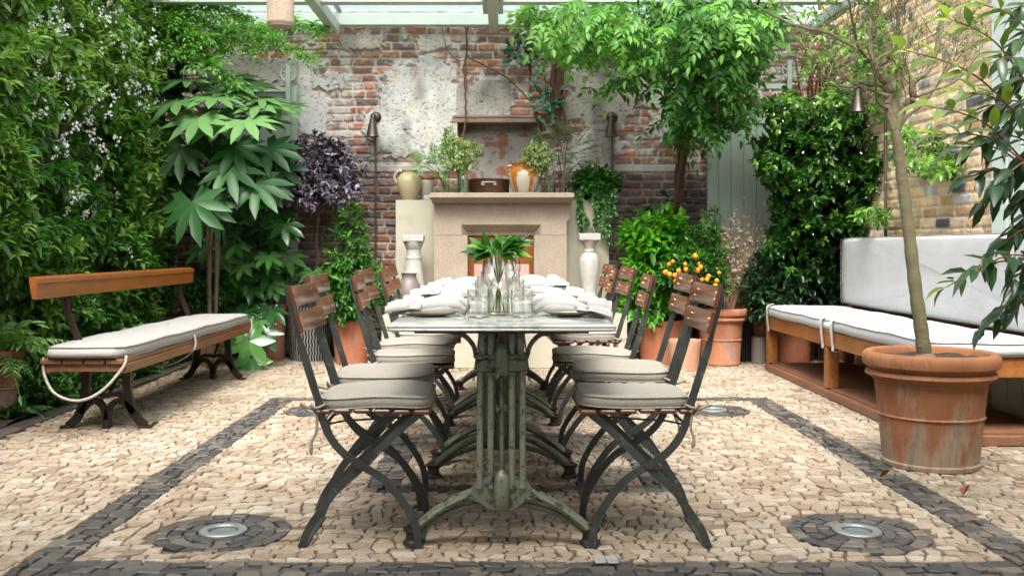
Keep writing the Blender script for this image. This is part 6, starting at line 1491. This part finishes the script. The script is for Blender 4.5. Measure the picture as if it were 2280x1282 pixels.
for (cx, cy, rx, ry, n) in ((1170, 100, 40, 30, 60), (1200, 200, 25, 50, 26), (1220, 240, 18, 30, 22), (1155, 125, 30, 20, 16), (1250, 215, 14, 12, 8)):
    for k in range(n): L.add([at(rr.gauss(cx, rx * .6), rr.gauss(cy, ry * .6), 8.86)], [(rr.uniform(-1, 1), -.4, rr.uniform(-1, .2))], [(0, -1, .5)], rr.uniform(.05, .08), .6, rr.uniform(.2, .7))
L.build('leaves', leaf_mat('blue_green_ivy', (.01, .05, .035), (.04, .14, .08), (.12, .3, .15)), t, org=og)

# ------------------------------------------------------------ ferns and ground plants under the hedge
def fern(lab, base, nf, ln, seed, spread=1.0, tone=(.3, .8), el=(.2, .9), name='fern'):
    t = thing(name, lab, 'fern', base); og = tuple(t.location); L = Leaves(); m = MB(); rr = random.Random(seed); rs = np.random.RandomState(seed)
    for k in range(nf):
        a = 2 * PI * k / nf + rr.uniform(-.3, .3); e = rr.uniform(*el); frond(L, base, (math.cos(a) * math.cos(e), math.sin(a) * math.cos(e), math.sin(e)), (0, 0, 1), ln * rr.uniform(.7, 1.1), 20, ln * .17, .22, rr.uniform(*tone), rr.uniform(.5, .95), rs=rs, mb=m)
    m.build('stems', M['greenstem'], t, org=og); L.build('fronds', M['fern'], t, org=og)
fern('large arching fern in the terracotta pot at the left picture edge', tuple(potL[1]), 34, .56, 121, tone=(.5, 1), el=(.1, 1.2))
fern('fern spreading on the soil between the left pot and the bench leg', (-2.86, 5.6, .03), 18, .3, 122, tone=(.05, .4)); fern('dark fern low behind the near bench leg', (-2.82, 6.1, .03), 16, .26, 123, tone=(.1, .5)); fern('fern under the middle of the bench beside the edging', (-2.82, 6.9, .03), 16, .24, 124, tone=(.1, .5)); fern('fern below the far end of the bench', (-2.8, 7.6, .03), 14, .22, 125, tone=(.2, .6))
fern('bright fern fronds peeping over the bench seat', (-2.75, 7.2, .35), 12, .28, 126, tone=(.6, 1))
rs = np.random.RandomState(131); L = Leaves(); n = 900; P = np.stack([rs.uniform(-3.1, -2.74, n), rs.uniform(5.9, 8.6, n), rs.uniform(.02, .28, n) * rs.rand(n) + .02], 1); sprigs(L, P, norm(np.stack([rs.uniform(-.4, 1, n), rs.uniform(-1, .5, n), rs.uniform(.1, 1, n)], 1)), .06, 5, .36, (0, .5), .2, rs=rs)
tag(L.build('ground_cover', M['leaf'], org=(-2.9, 6.4, 0)), 'low leafy ground cover growing over the bed edging under the jasmine', 'ground cover', kind='stuff')

# ------------------------------------------------------------ fallen leaves, drain plates
rr = random.Random(141)
fl = [(1972, 1068, .055, 'curled brown fallen leaf on the dark band before the big pot'), (2160, 1108, .06, 'brown fallen leaf on pale setts at the right'), (2110, 1130, .02, None), (1480, 1185, .02, None), (345, 955, .05, 'yellow green fallen leaf beneath the near bench leg')]
for (px, py, l_, lb) in fl:
    if lb is None: continue
    D = gd(py); L = Leaves(); c = Vector((XX(px, D), D, .006)); L.add([(-l_ / 2, 0, .006)], [(1, rr.uniform(-1, 1), .25)], [(0, .5, 1)], l_, .6, rr.uniform(.3, .7), fold=.6, curl=-.3)
    o = L.build('fallen_leaf', M['deadleaf'] if 'brown' in lb else M['olive']); o.location = c; tag(o, lb, 'leaf', 'fallen leaves')
rs = np.random.RandomState(151); L = Leaves(); n = 260; a = rs.rand(n)
P = np.stack([np.where(a < .5, rs.uniform(-2.75, -2.35, n), rs.uniform(-2.6, 2.1, n)), np.where(a < .5, rs.uniform(5.2, 8.3, n), rs.uniform(7.0, 8.6, n)), np.full(n, .008)], 1)
L.add(P, np.concatenate([rs.normal(size=(n, 2)), np.full((n, 1), .1)], 1), np.array([0, 0, 1.0]) + rs.normal(size=(n, 3)) * .3, rs.uniform(.012, .035, n), .5, rs.rand(n))
tag(L.build('leaf_litter', M['deadleaf'], org=(0, 7.5, 0)), 'scatter of tiny dry leaves along the paving edges', 'leaf litter', kind='stuff')
for (px, lb) in ((1335, 'small pale ribbed metal plate set in the front dark band, left of the pair'), (1362, 'small pale ribbed metal plate set in the front dark band, right of the pair')):
    D = gd(1253); m = MB(); m.box(-.017, .017, -.03, .03, .004, .010, bev=.001)
    for k in range(6): m.box(-.014, .014, -.026 + k * .0095, -.021 + k * .0095, .010, .0125)
    o = m.build('metal_plate', simple('grey_plate', (.38, .38, .35), rough=.5, bd=0) if px == 1335 else bpy.data.materials['grey_plate']); o.location = (XX(px, D), D, .004); o.rotation_euler = (0, 0, .05); tag(o, lb, 'plate', 'metal plates in the paving')
